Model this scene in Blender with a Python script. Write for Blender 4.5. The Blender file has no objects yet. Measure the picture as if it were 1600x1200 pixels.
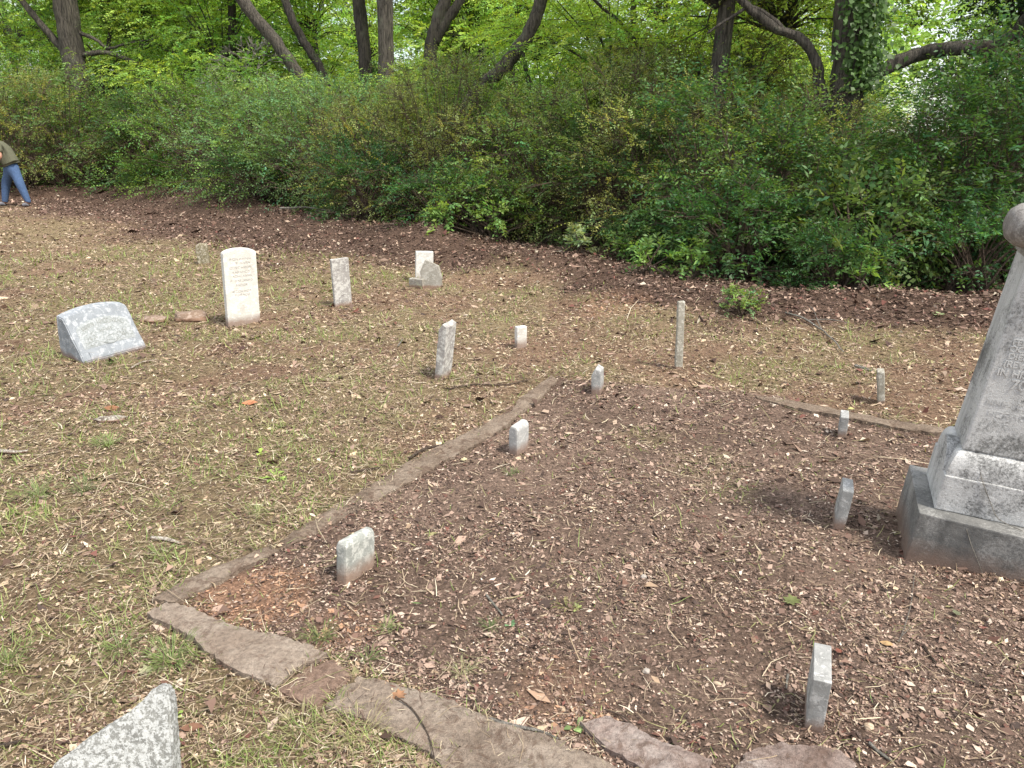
import bpy, bmesh, math, random
import numpy as np
from mathutils import Vector, Matrix, noise as mnoise
R_ = math.radians
sc = bpy.context.scene
# ------------------------------------------------------------------ camera
F = 1209.0; PITCH = R_(18); H = 1.62            # focal length in pixels of a 1600 px wide picture
cam_d = bpy.data.cameras.new("camera"); cam = bpy.data.objects.new("camera", cam_d)
sc.collection.objects.link(cam); sc.camera = cam
cam.location = (0, 0, H); cam.rotation_euler = (R_(90) - PITCH, 0, 0)
cam_d.sensor_width = 36; cam_d.lens = 36 * F / 1600; cam_d.clip_start = .05; cam_d.clip_end = 2000
# ------------------------------------------------------------------ light
SUN_EL, SUN_AZ = R_(56), R_(128)                # azimuth clockwise from +Y
w = bpy.data.worlds.new("World"); sc.world = w; w.use_nodes = True
nt = w.node_tree; bg = nt.nodes["Background"]
sky = nt.nodes.new("ShaderNodeTexSky"); sky.sky_type = 'NISHITA'; sky.sun_disc = False
sky.sun_elevation = SUN_EL; sky.sun_rotation = SUN_AZ
sky.air_density = 1.0; sky.dust_density = 1.5; sky.ozone_density = 1.0
tcw = nt.nodes.new("ShaderNodeTexCoord"); cn = nt.nodes.new("ShaderNodeTexNoise"); cn.inputs["Scale"].default_value = 2.2; cn.inputs["Detail"].default_value = 6
nt.links.new(tcw.outputs["Generated"], cn.inputs["Vector"]); cr_ = nt.nodes.new("ShaderNodeMapRange"); cr_.inputs[1].default_value = .35; cr_.inputs[2].default_value = .6; cr_.inputs[3].default_value = .45; cr_.inputs[4].default_value = .9
nt.links.new(cn.outputs["Fac"], cr_.inputs[0]); cm_ = nt.nodes.new("ShaderNodeMix"); cm_.data_type = 'RGBA'; nt.links.new(cr_.outputs[0], cm_.inputs[0])
nt.links.new(sky.outputs[0], cm_.inputs[6]); cm_.inputs[7].default_value = (3.3, 3.3, 3.3, 1)      # thin bright cloud over the blue
nt.links.new(cm_.outputs[2], bg.inputs[0]); bg.inputs[1].default_value = 0.15
sun_d = bpy.data.lights.new("sun", 'SUN'); sun = bpy.data.objects.new("sun", sun_d); sc.collection.objects.link(sun)
sun_d.energy = 2.2; sun_d.angle = R_(8); sun_d.color = (1, .94, .84)
sd = Vector((math.sin(SUN_AZ) * math.cos(SUN_EL), math.cos(SUN_AZ) * math.cos(SUN_EL), math.sin(SUN_EL)))
sun.rotation_euler = sd.to_track_quat('Z', 'Y').to_euler()
sc.view_settings.view_transform = 'Standard'; sc.view_settings.look = 'None'
sc.view_settings.exposure = 1.42; sc.view_settings.gamma = 1
sc.cycles.max_bounces = 6; sc.cycles.diffuse_bounces = 4; sc.cycles.transmission_bounces = 4
sc.cycles.use_denoising = True
# ------------------------------------------------------------------ helpers
C = np.array([0, 0, H]); fw = np.array([0, math.cos(PITCH), -math.sin(PITCH)]); up = np.array([0, math.sin(PITCH), math.cos(PITCH)]); rt = np.array([1., 0, 0])
def ray(u, v): return (u - 800) / F * rt + fw + (600 - v) / F * up
def gp(u, v, z=0.0):
    d = ray(u, v); return C + d * (z - H) / d[2]
def ap(u, v, Y):
    d = ray(u, v); return C + d * Y / d[1]
rng = np.random.default_rng(7); random.seed(7)
def hash2(ix, iy, s):
    h = (ix.astype(np.int64) * 374761393 + iy.astype(np.int64) * 668265263 + s * 1442695041) & 0xffffffff
    h = ((h ^ (h >> 13)) * 1274126177) & 0xffffffff
    return ((h ^ (h >> 16)) & 0xffff) / 65535.0
def vnoise(x, y, s=0):
    x = np.asarray(x, float); y = np.asarray(y, float)
    ix = np.floor(x); iy = np.floor(y); fx = x - ix; fy = y - iy
    fx = fx * fx * (3 - 2 * fx); fy = fy * fy * (3 - 2 * fy)
    a = hash2(ix, iy, s); b = hash2(ix + 1, iy, s); c = hash2(ix, iy + 1, s); d = hash2(ix + 1, iy + 1, s)
    return (a * (1 - fx) + b * fx) * (1 - fy) + (c * (1 - fx) + d * fx) * fy
def fbm(x, y, s=0, o=4):
    r = 0; a = .5; t = 0
    for i in range(o):
        r = r + a * vnoise(x * 2 ** i + 17.3 * i, y * 2 ** i - 9.1 * i, s + i); t += a; a *= .5
    return r / t
def sstep(a, b, x): t = np.clip((x - a) / (b - a), 0, 1); return t * t * (3 - 2 * t)
# hedge foot line, world
HL = np.array([(-30, 23.5), (-14.2, 22.2), (-11, 22.4), (-6.8, 18.7), (-2.8, 14.1), (.4, 11.2), (1.8, 8.9), (2.7, 8.2), (4.4, 7.7), (8, 7.6), (30, 8)])
def hedge_d(x, y):                     # signed distance in front of the hedge line (positive towards the camera)
    x = np.asarray(x, float); y = np.asarray(y, float)
    hy = np.interp(x, HL[:, 0], HL[:, 1]); e = .3
    sl = (np.interp(x + e, HL[:, 0], HL[:, 1]) - np.interp(x - e, HL[:, 0], HL[:, 1])) / (2 * e)
    return (hy - y) / np.sqrt(1 + sl * sl)
def poly(pts): return np.array([gp(*p)[:2] for p in pts])
def inside(px, py, pg):
    px = np.asarray(px, float); py = np.asarray(py, float); r = np.zeros(px.shape, bool); n = len(pg)
    for i in range(n):
        x1, y1 = pg[i]; x2, y2 = pg[(i + 1) % n]
        c = ((y1 > py) != (y2 > py)) & (px < (x2 - x1) * (py - y1) / (y2 - y1 + 1e-12) + x1)
        r ^= c
    return r
def segd(px, py, a, b):
    a = np.asarray(a); b = np.asarray(b); d = b - a; t = np.clip(((px - a[0]) * d[0] + (py - a[1]) * d[1]) / (d @ d), 0, 1)
    return np.hypot(px - a[0] - t * d[0], py - a[1] - t * d[1])
def blob(x, y, u, v, r):               # soft disc of radius r (m) round ground point under picture point
    p = gp(u, v); d = np.hypot(x - p[0], y - p[1]) + (fbm(x * 3, y * 3, 5) - .5) * r * .9
    return 1 - sstep(r * .55, r, d)
PLOT = poly([(868, 588), (700, 700), (450, 850), (250, 945), (520, 1020), (960, 1199), (1330, 1400), (2600, 1300), (2300, 800), (1500, 675), (1180, 612)])
def zones(x, y):
    plot = inside(x, y, PLOT).astype(float)
    hd = hedge_d(x, y) + (fbm(x * 1.3, y * 1.3, 3) - .5) * 1.6
    wdt = np.interp(x, [-12, -3, 1, 5], [4.8, 3.4, 1.5, 2.0])
    bank = 1 - sstep(wdt * .6, wdt * 1.05, hd)
    n = fbm(x * 1.7, y * 1.7, 11)
    grass = (1 - plot) * (1 - bank) * sstep(.34, .58, n + .10 * (x < -.6) + .12 * ((y < 3.6) & (x < -.5)))
    for (u, v, r) in [(90, 780, .8), (190, 1000, .35), (60, 900, .5), (250, 860, .35), (330, 690, .7), (30, 1020, .3), (1100, 725, .25), (1140, 760, .22), (700, 560, .5), (1100, 520, .5), (1000, 520, .6), (600, 650, .5), (1000, 680, .2)]:
        grass = np.maximum(grass, .6 * blob(x, y, u, v, r))
    orange = np.maximum.reduce([blob(x, y, 400, 925, .24), .5 * blob(x, y, 540, 975, .14), .45 * blob(x, y, 880, 1080, .20), .5 * blob(x, y, 960, 480, .5), .5 * blob(x, y, 330, 940, .16)])
    return plot, bank, grass, orange
def gz(x, y):
    x = np.asarray(x, float); y = np.asarray(y, float)
    hd = hedge_d(x, y)
    z = (fbm(x * .5, y * .5, 21) - .5) * .05 * sstep(3, 9, np.hypot(x, y))
    z = z + (fbm(x * 3, y * 3, 31) - .5) * .035 + (fbm(x * 14, y * 14, 41, 3) - .5) * .016
    rdg = np.exp(-((hd - .7) / .75) ** 2) * (.12 + .10 * (x < -1) + .32 * np.clip(fbm(x * .55, y * .55, 51) - .42, 0, 1) * 1.6)
    rdg = rdg + .30 * np.exp(-((x + 6.2) ** 2) / 2.2 - ((y - 17.9) ** 2) / .8)
    z = z + rdg * sstep(3, 6, np.hypot(x, y))
    z = z - .012
    return z
def ev(f, *a): return float(f(*[np.array([q]) for q in a])[0])
def gzz(x, y): return ev(gz, x, y)
def mesh_np(name, V, Fc, nv, cols=None, smooth=False):
    me = bpy.data.meshes.new(name); V = np.ascontiguousarray(V, np.float32).reshape(-1, 3)
    Fc = np.ascontiguousarray(Fc, np.int32).reshape(-1); nf = len(Fc) // nv
    me.vertices.add(len(V)); me.vertices.foreach_set("co", V.ravel())
    me.loops.add(len(Fc)); me.loops.foreach_set("vertex_index", Fc)
    me.polygons.add(nf); me.polygons.foreach_set("loop_start", np.arange(nf, dtype=np.int32) * nv)
    if smooth: me.polygons.foreach_set("use_smooth", np.ones(nf, bool))
    me.update(calc_edges=True)
    if cols is not None:
        a = me.color_attributes.new("Col", 'FLOAT_COLOR', 'POINT')
        c = np.ones((len(V), 4), np.float32); c[:, :3] = cols; a.data.foreach_set("color", c.ravel())
    return me
def tag(o, label=None, cat=None, group=None, kind=None):
    if label: o["label"] = label
    if cat: o["category"] = cat
    if group: o["group"] = group
    if kind: o["kind"] = kind
    return o
def link(name, me, mat=None, parent=None):
    o = bpy.data.objects.new(name, me); sc.collection.objects.link(o)
    if mat is not None and len(me.materials) == 0: me.materials.append(mat)
    if parent is not None: o.parent = parent
    return o
def empty(name, loc, rz=0):
    o = bpy.data.objects.new(name, None); sc.collection.objects.link(o); o.location = loc; o.rotation_euler = (0, 0, rz); o.empty_display_size = .2; return o
def bm_mesh(bm, name, smooth=False):
    bmesh.ops.recalc_face_normals(bm, faces=bm.faces)
    me = bpy.data.meshes.new(name); bm.to_mesh(me); bm.free()
    if smooth: me.polygons.foreach_set("use_smooth", np.ones(len(me.polygons), bool))
    return me
# ------------------------------------------------------------------ materials
def nodes(name):
    m = bpy.data.materials.new(name); m.use_nodes = True; t = m.node_tree
    return m, t, t.nodes["Principled BSDF"]
def N(t, typ, **k):
    n = t.nodes.new(typ)
    for a, b in k.items():
        if a.startswith("i_"): n.inputs[a[2:].replace("_", " ")].default_value = b
        else: setattr(n, a, b)
    return n
def noise_n(t, vec, scale, det=6, rough=.6, dist=0):
    n = N(t, "ShaderNodeTexNoise"); n.inputs["Scale"].default_value = scale; n.inputs["Detail"].default_value = det
    n.inputs["Roughness"].default_value = rough; n.inputs["Distortion"].default_value = dist
    t.links.new(vec, n.inputs["Vector"]); return n.outputs["Fac"]
def ramp(t, fac, stops):
    r = N(t, "ShaderNodeValToRGB"); cr = r.color_ramp
    while len(cr.elements) > 1: cr.elements.remove(cr.elements[-1])
    cr.elements[0].position = stops[0][0]; cr.elements[0].color = (*stops[0][1], 1)
    for p, c in stops[1:]: e = cr.elements.new(p); e.color = (*c, 1)
    t.links.new(fac, r.inputs[0]); return r.outputs[0]
def mixc(t, fac, a, b, mode='MIX'):
    m = N(t, "ShaderNodeMix", data_type='RGBA', blend_type=mode)
    if isinstance(fac, (int, float)): m.inputs[0].default_value = fac
    else: t.links.new(fac, m.inputs[0])
    for q, i in ((a, 6), (b, 7)):
        if isinstance(q, tuple): m.inputs[i].default_value = (*q, 1)
        else: t.links.new(q, m.inputs[i])
    return m.outputs[2]
def gray(v): return (v, v, v)
def math_n(t, op, a, b=None, clamp=False):
    m = N(t, "ShaderNodeMath", operation=op); m.use_clamp = clamp
    for i, q in enumerate((a, b)):
        if q is None: continue
        if isinstance(q, (int, float)): m.inputs[i].default_value = q
        else: t.links.new(q, m.inputs[i])
    return m.outputs[0]
def bump(t, bs, h, strength=.5, dist=.01):
    b = N(t, "ShaderNodeBump"); b.inputs["Strength"].default_value = strength; b.inputs["Distance"].default_value = dist
    t.links.new(h, b.inputs["Height"]); t.links.new(b.outputs[0], bs.inputs["Normal"])
def ocoord(t): return N(t, "ShaderNodeTexCoord").outputs["Object"]
def geo_pos(t): return N(t, "ShaderNodeNewGeometry").outputs["Position"]
DIRT = (.20, .115, .075)
def stone_mat(name, base, dark, lich, lich_amt=.5, dark_amt=.5, dirt_h=.05, scale=1.0, warm=None, spk=.5):
    m, t, b = nodes(name); v = ocoord(t)
    n1 = noise_n(t, v, 9 * scale, 8, .65, .4); n2 = noise_n(t, v, 34 * scale, 6, .7, .2); n3 = noise_n(t, v, 160 * scale, 4, .7)
    col = mixc(t, ramp(t, n1, [(.36, gray(0)), (.66, gray(1))]), dark, base)
    col = mixc(t, math_n(t, 'MULTIPLY', ramp(t, n2, [(.62 - .22 * dark_amt, gray(1)), (.70 - .18 * dark_amt, gray(0))]), dark_amt), col, dark)
    lm = math_n(t, 'MULTIPLY', ramp(t, noise_n(t, v, 22 * scale, 9, .75, .25), [(.60 - .2 * lich_amt, gray(0)), (.64 - .2 * lich_amt, gray(1))]), .85)
    col = mixc(t, lm, col, lich)
    col = mixc(t, spk, col, ramp(t, n3, [(.3, gray(.35)), (.7, gray(1.0))]), 'MULTIPLY')
    if warm:
        col = mixc(t, ramp(t, noise_n(t, v, 4.5 * scale, 4, .6), [(.5, gray(0)), (.75, gray(.8))]), col, warm)
    sep = N(t, "ShaderNodeSeparateXYZ"); t.links.new(v, sep.inputs[0])
    zz = math_n(t, 'ADD', sep.outputs[2], math_n(t, 'MULTIPLY', math_n(t, 'SUBTRACT', n1, .5), -dirt_h * 2.2))
    dm = N(t, "ShaderNodeMapRange"); dm.inputs[1].default_value = dirt_h * .3; dm.inputs[2].default_value = dirt_h * 1.5; dm.inputs[3].default_value = .8; dm.inputs[4].default_value = 0
    t.links.new(zz, dm.inputs[0])
    if dirt_h > 0: col = mixc(t, dm.outputs[0], col, DIRT)
    t.links.new(col, b.inputs["Base Color"]); b.inputs["Roughness"].default_value = .85; b.inputs["Specular IOR Level"].default_value = .3
    hh = math_n(t, 'ADD', math_n(t, 'MULTIPLY', n2, .6), math_n(t, 'MULTIPLY', n3, .3))
    bump(t, b, hh, .8, .006)
    return m
M_white = stone_mat("white_marble", (.72, .705, .66), (.55, .53, .48), (.78, .77, .74), .35, .12, .05, spk=.22)
M_white2 = stone_mat("white_marble_weathered", (.52, .505, .47), (.27, .25, .24), (.62, .61, .57), .55, .38, .03, 1.3, spk=.35)
M_slant = stone_mat("blue_gray_marble", (.33, .355, .385), (.23, .25, .27), (.44, .46, .48), .4, .2, .035, 1.2, spk=.25)
M_mark = stone_mat("gray_marble_marker", (.47, .47, .455), (.26, .26, .25), (.57, .565, .545), .35, .25, .035, 1.5, spk=.3)
M_mark2 = stone_mat("pale_marble_marker", (.50, .495, .475), (.36, .36, .35), (.58, .575, .55), .4, .2, .04, 1.6, spk=.3)
M_green = stone_mat("greenish_marble_marker", (.44, .455, .41), (.27, .28, .26), (.55, .555, .51), .5, .35, .05, 1.3, spk=.35)
M_post = stone_mat("streaked_stone_post", (.46, .435, .37), (.28, .26, .21), (.56, .54, .47), .4, .35, .01, 1.6, spk=.4)
M_stub = stone_mat("mossy_brown_stone", (.33, .28, .18), (.17, .15, .09), (.48, .44, .35), .5, .4, .01, 1.6)
M_lich = stone_mat("lichen_covered_stone", (.36, .36, .335), (.22, .22, .205), (.60, .61, .595), .62, .4, .01, 3.6, spk=.55)
M_tan = stone_mat("tan_broken_stone", (.38, .355, .31), (.26, .24, .20), (.44, .42, .37), .4, .35, .02, 1.2, spk=.3)
M_redrock = stone_mat("reddish_fieldstone", (.32, .22, .16), (.20, .14, .10), (.42, .33, .27), .4, .4, .01, 1.4)
M_chunk = stone_mat("pale_weathered_wood", (.55, .51, .43), (.14, .11, .09), (.62, .58, .50), .4, .6, .003, 4)
def mon_mat(name, base, dark, white, wa):
    m, t, b = nodes(name); v = ocoord(t)
    n0 = noise_n(t, v, 3.2, 5, .6, .5); n1 = noise_n(t, v, 16, 8, .72, .3); n2 = noise_n(t, v, 95, 6, .75); n3 = noise_n(t, v, 260, 3, .6)
    col = mixc(t, ramp(t, n1, [(.30, gray(0)), (.60, gray(1))]), dark, base)
    a = math_n(t, 'ADD', math_n(t, 'MULTIPLY', n0, .62), math_n(t, 'MULTIPLY', n2, .38))
    col = mixc(t, math_n(t, 'MULTIPLY', ramp(t, a, [(.55 - .14 * wa, gray(0)), (.615 - .12 * wa, gray(1))]), .88), col, white)
    # run-off streaks down the faces
    mp = N(t, "ShaderNodeMapping"); mp.inputs["Scale"].default_value = (16, 16, 1.2); t.links.new(v, mp.inputs[0])
    st = noise_n(t, mp.outputs[0], 1.0, 5, .6, .3)
    col = mixc(t, ramp(t, st, [(.5, gray(0)), (.72, gray(.55))]), col, dark)
    col = mixc(t, .5, col, ramp(t, n3, [(.3, gray(.4)), (.7, gray(1.0))]), 'MULTIPLY')
    sep = N(t, "ShaderNodeSeparateXYZ"); t.links.new(v, sep.inputs[0])
    zz = math_n(t, 'ADD', sep.outputs[2], math_n(t, 'MULTIPLY', math_n(t, 'SUBTRACT', n1, .5), -.12))
    dm = N(t, "ShaderNodeMapRange"); dm.inputs[1].default_value = .01; dm.inputs[2].default_value = .11; dm.inputs[3].default_value = .6; dm.inputs[4].default_value = 0
    t.links.new(zz, dm.inputs[0]); col = mixc(t, dm.outputs[0], col, DIRT)
    t.links.new(col, b.inputs["Base Color"]); b.inputs["Roughness"].default_value = .8; b.inputs["Specular IOR Level"].default_value = .35
    bump(t, b, math_n(t, 'ADD', n2, math_n(t, 'MULTIPLY', n3, .5)), .7, .004)
    return m
M_mon = mon_mat("monument_marble", (.25, .25, .245), (.085, .085, .083), (.66, .66, .65), 1.0)
M_monbase = mon_mat("monument_base_stone", (.20, .197, .187), (.10, .10, .097), (.34, .335, .32), .35)
M_moncap = mon_mat("monument_cap_stone", (.27, .245, .225), (.14, .125, .115), (.40, .38, .355), .6)
M_monside = mon_mat("monument_shaft_stone", (.26, .26, .25), (.09, .09, .087), (.64, .64, .63), .95)
def concrete_mat(name, a, b_, c):
    m, t, b = nodes(name); v = geo_pos(t)
    n1 = noise_n(t, v, 5, 7, .65, .5); n2 = noise_n(t, v, 60, 6, .7); n3 = noise_n(t, v, 300, 3, .6)
    col = ramp(t, n1, [(.3, a), (.5, b_), (.68, c)])
    col = mixc(t, .7, col, ramp(t, n2, [(.32, gray(.35)), (.6, gray(1.1))]), 'MULTIPLY')
    col = mixc(t, ramp(t, noise_n(t, v, 13, 8, .7, 1.0), [(.53, gray(0)), (.60, gray(.6))]), col, (.14, .088, .062))
    col = mixc(t, ramp(t, n3, [(.62, gray(0)), (.7, gray(.7))]), col, (.45, .38, .32))
    t.links.new(col, b.inputs["Base Color"]); b.inputs["Roughness"].default_value = .95; b.inputs["Specular IOR Level"].default_value = .2
    bump(t, b, math_n(t, 'ADD', n2, n3), 1.0, .012); return m
M_conc = concrete_mat("weathered_concrete", (.31, .235, .18), (.43, .345, .275), (.50, .42, .345))
M_concred2 = concrete_mat("brown_weathered_concrete", (.25, .19, .145), (.38, .30, .235), (.46, .38, .31))
M_concred = concrete_mat("red_stained_concrete", (.20, .125, .09), (.32, .215, .16), (.40, .29, .225))
M_concpale = concrete_mat("crumbled_pale_concrete", (.22, .15, .12), (.40, .31, .27), (.55, .47, .42))
M_concdirt = concrete_mat("soil_stained_concrete", (.165, .118, .086), (.29, .22, .165), (.40, .32, .25))
def bark_mat(name, a, b_, sc_=1.0):
    m, t, b = nodes(name); v = ocoord(t)
    mp = N(t, "ShaderNodeMapping"); mp.inputs["Scale"].default_value = (30 * sc_, 30 * sc_, 4 * sc_); t.links.new(v, mp.inputs[0])
    n = noise_n(t, mp.outputs[0], 1, 8, .7, .5); n2 = noise_n(t, v, 3, 4, .6)
    col = mixc(t, ramp(t, n, [(.40, gray(0)), (.58, gray(1))]), a, b_)
    col = mixc(t, ramp(t, n2, [(.55, gray(0)), (.75, gray(.5))]), col, (.16, .18, .12))
    t.links.new(col, b.inputs["Base Color"]); b.inputs["Roughness"].default_value = .95
    bump(t, b, n, 1.0, .07); return m
M_bark = bark_mat("ridged_bark", (.028, .024, .019), (.125, .108, .088))
M_bark2 = bark_mat("smooth_dark_bark", (.020, .017, .014), (.078, .066, .054))
M_pale = bark_mat("bleached_deadwood", (.20, .18, .15), (.42, .39, .34), 2)
M_twig = bark_mat("brown_twig_bark", (.07, .045, .03), (.20, .14, .10), 3)
def leaf_mat(name, trans=.4, tint=(1, 1, 1), rough=.5):
    m, t, b = nodes(name)
    a = N(t, "ShaderNodeAttribute"); a.attribute_name = "Col"
    oi = N(t, "ShaderNodeObjectInfo")
    hv = N(t, "ShaderNodeHueSaturation"); t.links.new(mixc(t, 1.0, a.outputs["Color"], tint, 'MULTIPLY'), hv.inputs["Color"])
    mr = N(t, "ShaderNodeMapRange"); mr.inputs[3].default_value = .82; mr.inputs[4].default_value = 1.15; t.links.new(oi.outputs["Random"], mr.inputs[0]); t.links.new(mr.outputs[0], hv.inputs["Value"])
    col = hv.outputs[0]
    t.links.new(col, b.inputs["Base Color"]); b.inputs["Roughness"].default_value = rough; b.inputs["Specular IOR Level"].default_value = .35
    if trans > 0:
        tr = N(t, "ShaderNodeBsdfTranslucent"); t.links.new(mixc(t, 1.0, col, (1.25, 1.2, .5), 'MULTIPLY'), tr.inputs[0])
        mx = N(t, "ShaderNodeMixShader"); mx.inputs[0].default_value = trans
        out = t.nodes["Material Output"]; t.links.new(b.outputs[0], mx.inputs[1]); t.links.new(tr.outputs[0], mx.inputs[2]); t.links.new(mx.outputs[0], out.inputs[0])
    return m
M_leaf = leaf_mat("leaf_foliage", .42)
M_litter = leaf_mat("dry_litter", 0.0, rough=.75)
M_grass = leaf_mat("grass_blades", .3)
def flat_mat(name, col, rough=.8, bumpy=0):
    m, t, b = nodes(name); v = ocoord(t); n = noise_n(t, v, 25, 6, .7)
    t.links.new(mixc(t, ramp(t, n, [(.3, gray(0)), (.7, gray(1))]), tuple(c * .72 for c in col), tuple(min(1, c * 1.15) for c in col)), b.inputs["Base Color"])
    b.inputs["Roughness"].default_value = rough
    if bumpy: bump(t, b, n, bumpy, .01)
    return m
# ------------------------------------------------------------------ ground
nG = 620; s = np.linspace(-1, 1, nG); A, B = 1.05, 6.5
gx = A * np.sinh(B * s) * .95; gy = A * np.sinh(B * s) + 3.0
X, Y = np.meshgrid(gx, gy); Z = gz(X, Y)
plot, bank, grass, orange = zones(X, Y)
def ground_cols(x, y, plot, bank, grass, orange):
    n = fbm(x * 2.2, y * 2.2, 61)[..., None]; n2 = fbm(x * .9, y * .9, 63)[..., None]
    base = np.array((.18, .115, .076)) * (1 - n) + np.array((.27, .18, .122)) * n
    mul = np.array((.135, .092, .070)) * (1 - n) + np.array((.28, .198, .152)) * n
    c = base * (1 - plot[..., None]) + mul * plot[..., None]
    g = np.array((.21, .165, .092)) * (1 - n2) + np.array((.26, .21, .12)) * n2
    c = c * (1 - .7 * grass[..., None]) + g * .7 * grass[..., None]
    bk = np.array((.070, .045, .034)) * (1 - n) + np.array((.14, .092, .068)) * n
    c = c * (1 - bank[..., None]) + bk * bank[..., None]
    c = c * (1 - .8 * orange[..., None]) + np.array((.34, .20, .13)) * .8 * orange[..., None]
    return c
gc = ground_cols(X, Y, plot, bank, grass, orange)
idx = np.arange(nG * nG).reshape(nG, nG)
fc = np.stack([idx[:-1, :-1], idx[:-1, 1:], idx[1:, 1:], idx[1:, :-1]], -1)
gm, t, b = nodes("ground_soil"); a = N(t, "ShaderNodeAttribute"); a.attribute_name = "Col"; v = geo_pos(t)
n1 = noise_n(t, v, 70, 8, .75, .3); n2 = noise_n(t, v, 260, 5, .7); n3 = noise_n(t, v, 18, 6, .7)
col = mixc(t, 1.0, a.outputs["Color"], ramp(t, n1, [(.32, gray(.35)), (.5, gray(.9)), (.7, gray(1.7))]), 'MULTIPLY')
col = mixc(t, 1.0, col, ramp(t, n3, [(.3, gray(.6)), (.6, gray(1.25))]), 'MULTIPLY')
col = mixc(t, ramp(t, n2, [(.64, gray(0)), (.70, gray(.75))]), col, (.36, .27, .20))
t.links.new(col, b.inputs["Base Color"]); b.inputs["Roughness"].default_value = 1; b.inputs["Specular IOR Level"].default_value = .1
bump(t, b, math_n(t, 'ADD', n1, math_n(t, 'MULTIPLY', n2, .5)), 1.0, .02)
go = link("ground", mesh_np("ground", np.stack([X, Y, Z], -1), fc, 4, gc.reshape(-1, 3), True), gm); tag(go, kind="structure")
# ------------------------------------------------------------------ litter (uncountable chips, leaves, straw, grass)
def sample(n, r0, r1, p, az=48):
    """points whose density falls off as r**-p"""
    k = 2 - p; q = rng.random(n)
    r = (r0 ** k + q * (r1 ** k - r0 ** k)) ** (1 / k); a = R_(90) + (rng.random(n) - .5) * 2 * R_(az)
    return r * np.cos(a), r * np.sin(a), r
def frames(n, tilt):
    """random frame, mostly flat"""
    az = rng.random(n) * 2 * np.pi; ti = np.abs(rng.normal(0, tilt, n)); ta = rng.random(n) * 2 * np.pi
    nz = np.stack([np.sin(ti) * np.cos(ta), np.sin(ti) * np.sin(ta), np.cos(ti)], 1)
    a0 = np.stack([np.cos(az), np.sin(az), np.zeros(n)], 1); a1 = a0 - nz * (a0 * nz).sum(1)[:, None]; a1 /= np.linalg.norm(a1, axis=1)[:, None]
    return a1, np.cross(nz, a1), nz
def quads(P, ax, ay, nz, L, W, bend):
    n = len(P); L = L[:, None]; W = W[:, None]; bend = bend[:, None]
    j = lambda: (1 + (rng.random((n, 1)) - .5) * .6)
    v0 = P - ax * L * .5 * j(); v2 = P + ax * L * .5 * j(); v1 = P + ay * W * .5 * j() + nz * bend + ax * L * .15 * (j() - 1); v3 = P - ay * W * .5 * j() + nz * bend * .7
    return np.stack([v0, v1, v2, v3], 1)
def pal(n, cols, wts, jit=.25):
    k = rng.choice(len(cols), n, p=np.array(wts) / np.sum(wts)); c = np.array(cols)[k]
    return c * (1 + (rng.random((n, 1)) - .5) * 2 * jit)
def build_quads(name, V, cols, mat):
    n = len(V); F_ = np.arange(n * 4).reshape(n, 4)
    me = mesh_np(name, V.reshape(-1, 3), F_, 4, np.repeat(cols, 4, 0)); return link(name, me, mat)
CONCS = []   # filled below, used to keep most litter off the bare slabs
SLABS = {
 "A": [(860, 586), (840, 603), (815, 618), (800, 640), (770, 655), (735, 672), (695, 692), (655, 712), (612, 737), (570, 765), (525, 790), (480, 816), (430, 850), (440, 856), (480, 842), (520, 818), (565, 795), (605, 772), (655, 745), (690, 722), (745, 695), (790, 665), (812, 645), (838, 628), (858, 610), (872, 592)],
 "A2": [(424, 853), (350, 882), (290, 907), (240, 936), (275, 942), (330, 915), (385, 887), (436, 860)],
 "B": [(228, 960), (262, 944), (300, 950), (340, 972), (400, 990), (450, 1001), (516, 1024), (470, 1044), (428, 1074), (385, 1056), (340, 1032), (300, 1000), (262, 978)],
 "C1": [(520, 1030), (472, 1050), (434, 1078), (452, 1092), (500, 1102), (528, 1078), (552, 1052)],
 "C2": [(556, 1055), (532, 1082), (508, 1106), (560, 1118), (620, 1150), (672, 1176), (700, 1215), (740, 1300), (1180, 1300), (1060, 1240), (955, 1196), (880, 1162), (800, 1134), (740, 1116), (700, 1092), (640, 1074), (600, 1066)],
 "D": [(905, 1128), (945, 1118), (985, 1128), (1020, 1150), (1075, 1172), (1110, 1186), (1100, 1230), (1000, 1200), (950, 1165)],
 "E": [(1165, 1176), (1215, 1162), (1260, 1170), (1310, 1176), (1335, 1196), (1345, 1260), (1180, 1280), (1140, 1215)],
 "G": [(1180, 620), (1215, 624), (1270, 634), (1330, 645), (1375, 655), (1440, 664), (1480, 673), (1478, 679), (1420, 673), (1360, 662), (1300, 649), (1240, 638), (1195, 627)],
}
SP = {k: poly(v) for k, v in SLABS.items()}
def onslab(x, y):
    r = np.zeros(x.shape, bool)
    for k in SP: r |= inside(x, y, SP[k])
    return r
def filt(x, y, r, keep_slab=.06):
    th_ = keep_slab + .9 * sstep(.44, .56, fbm(x * 5, y * 5, 141)) * (inside(x, y, SP["A"]) | inside(x, y, SP["A2"]) | inside(x, y, SP["G"]) | inside(x, y, SP["D"])) + .5 * sstep(.58, .7, fbm(x * 6, y * 6, 142))
    on = onslab(x, y); th_ = np.where(on, th_, 1); io = np.nonzero(on)[0]; th_[io] = np.where(slab_edge(x[io], y[io]) < .10 * np.clip(fbm(x[io] * 11, y[io] * 11, 143) - .32, 0, 1), .95, th_[io])
    k = ~(on & (rng.random(len(x)) > th_)); k &= hedge_d(x, y) > -4
    return x[k], y[k], r[k]
def slab_edge(x, y):
    d = np.full(x.shape, 9.)
    for k in SP:
        pg = SP[k]
        for i in range(len(pg)): d = np.minimum(d, segd(x, y, pg[i], pg[(i + 1) % len(pg)]))
    return d
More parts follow.
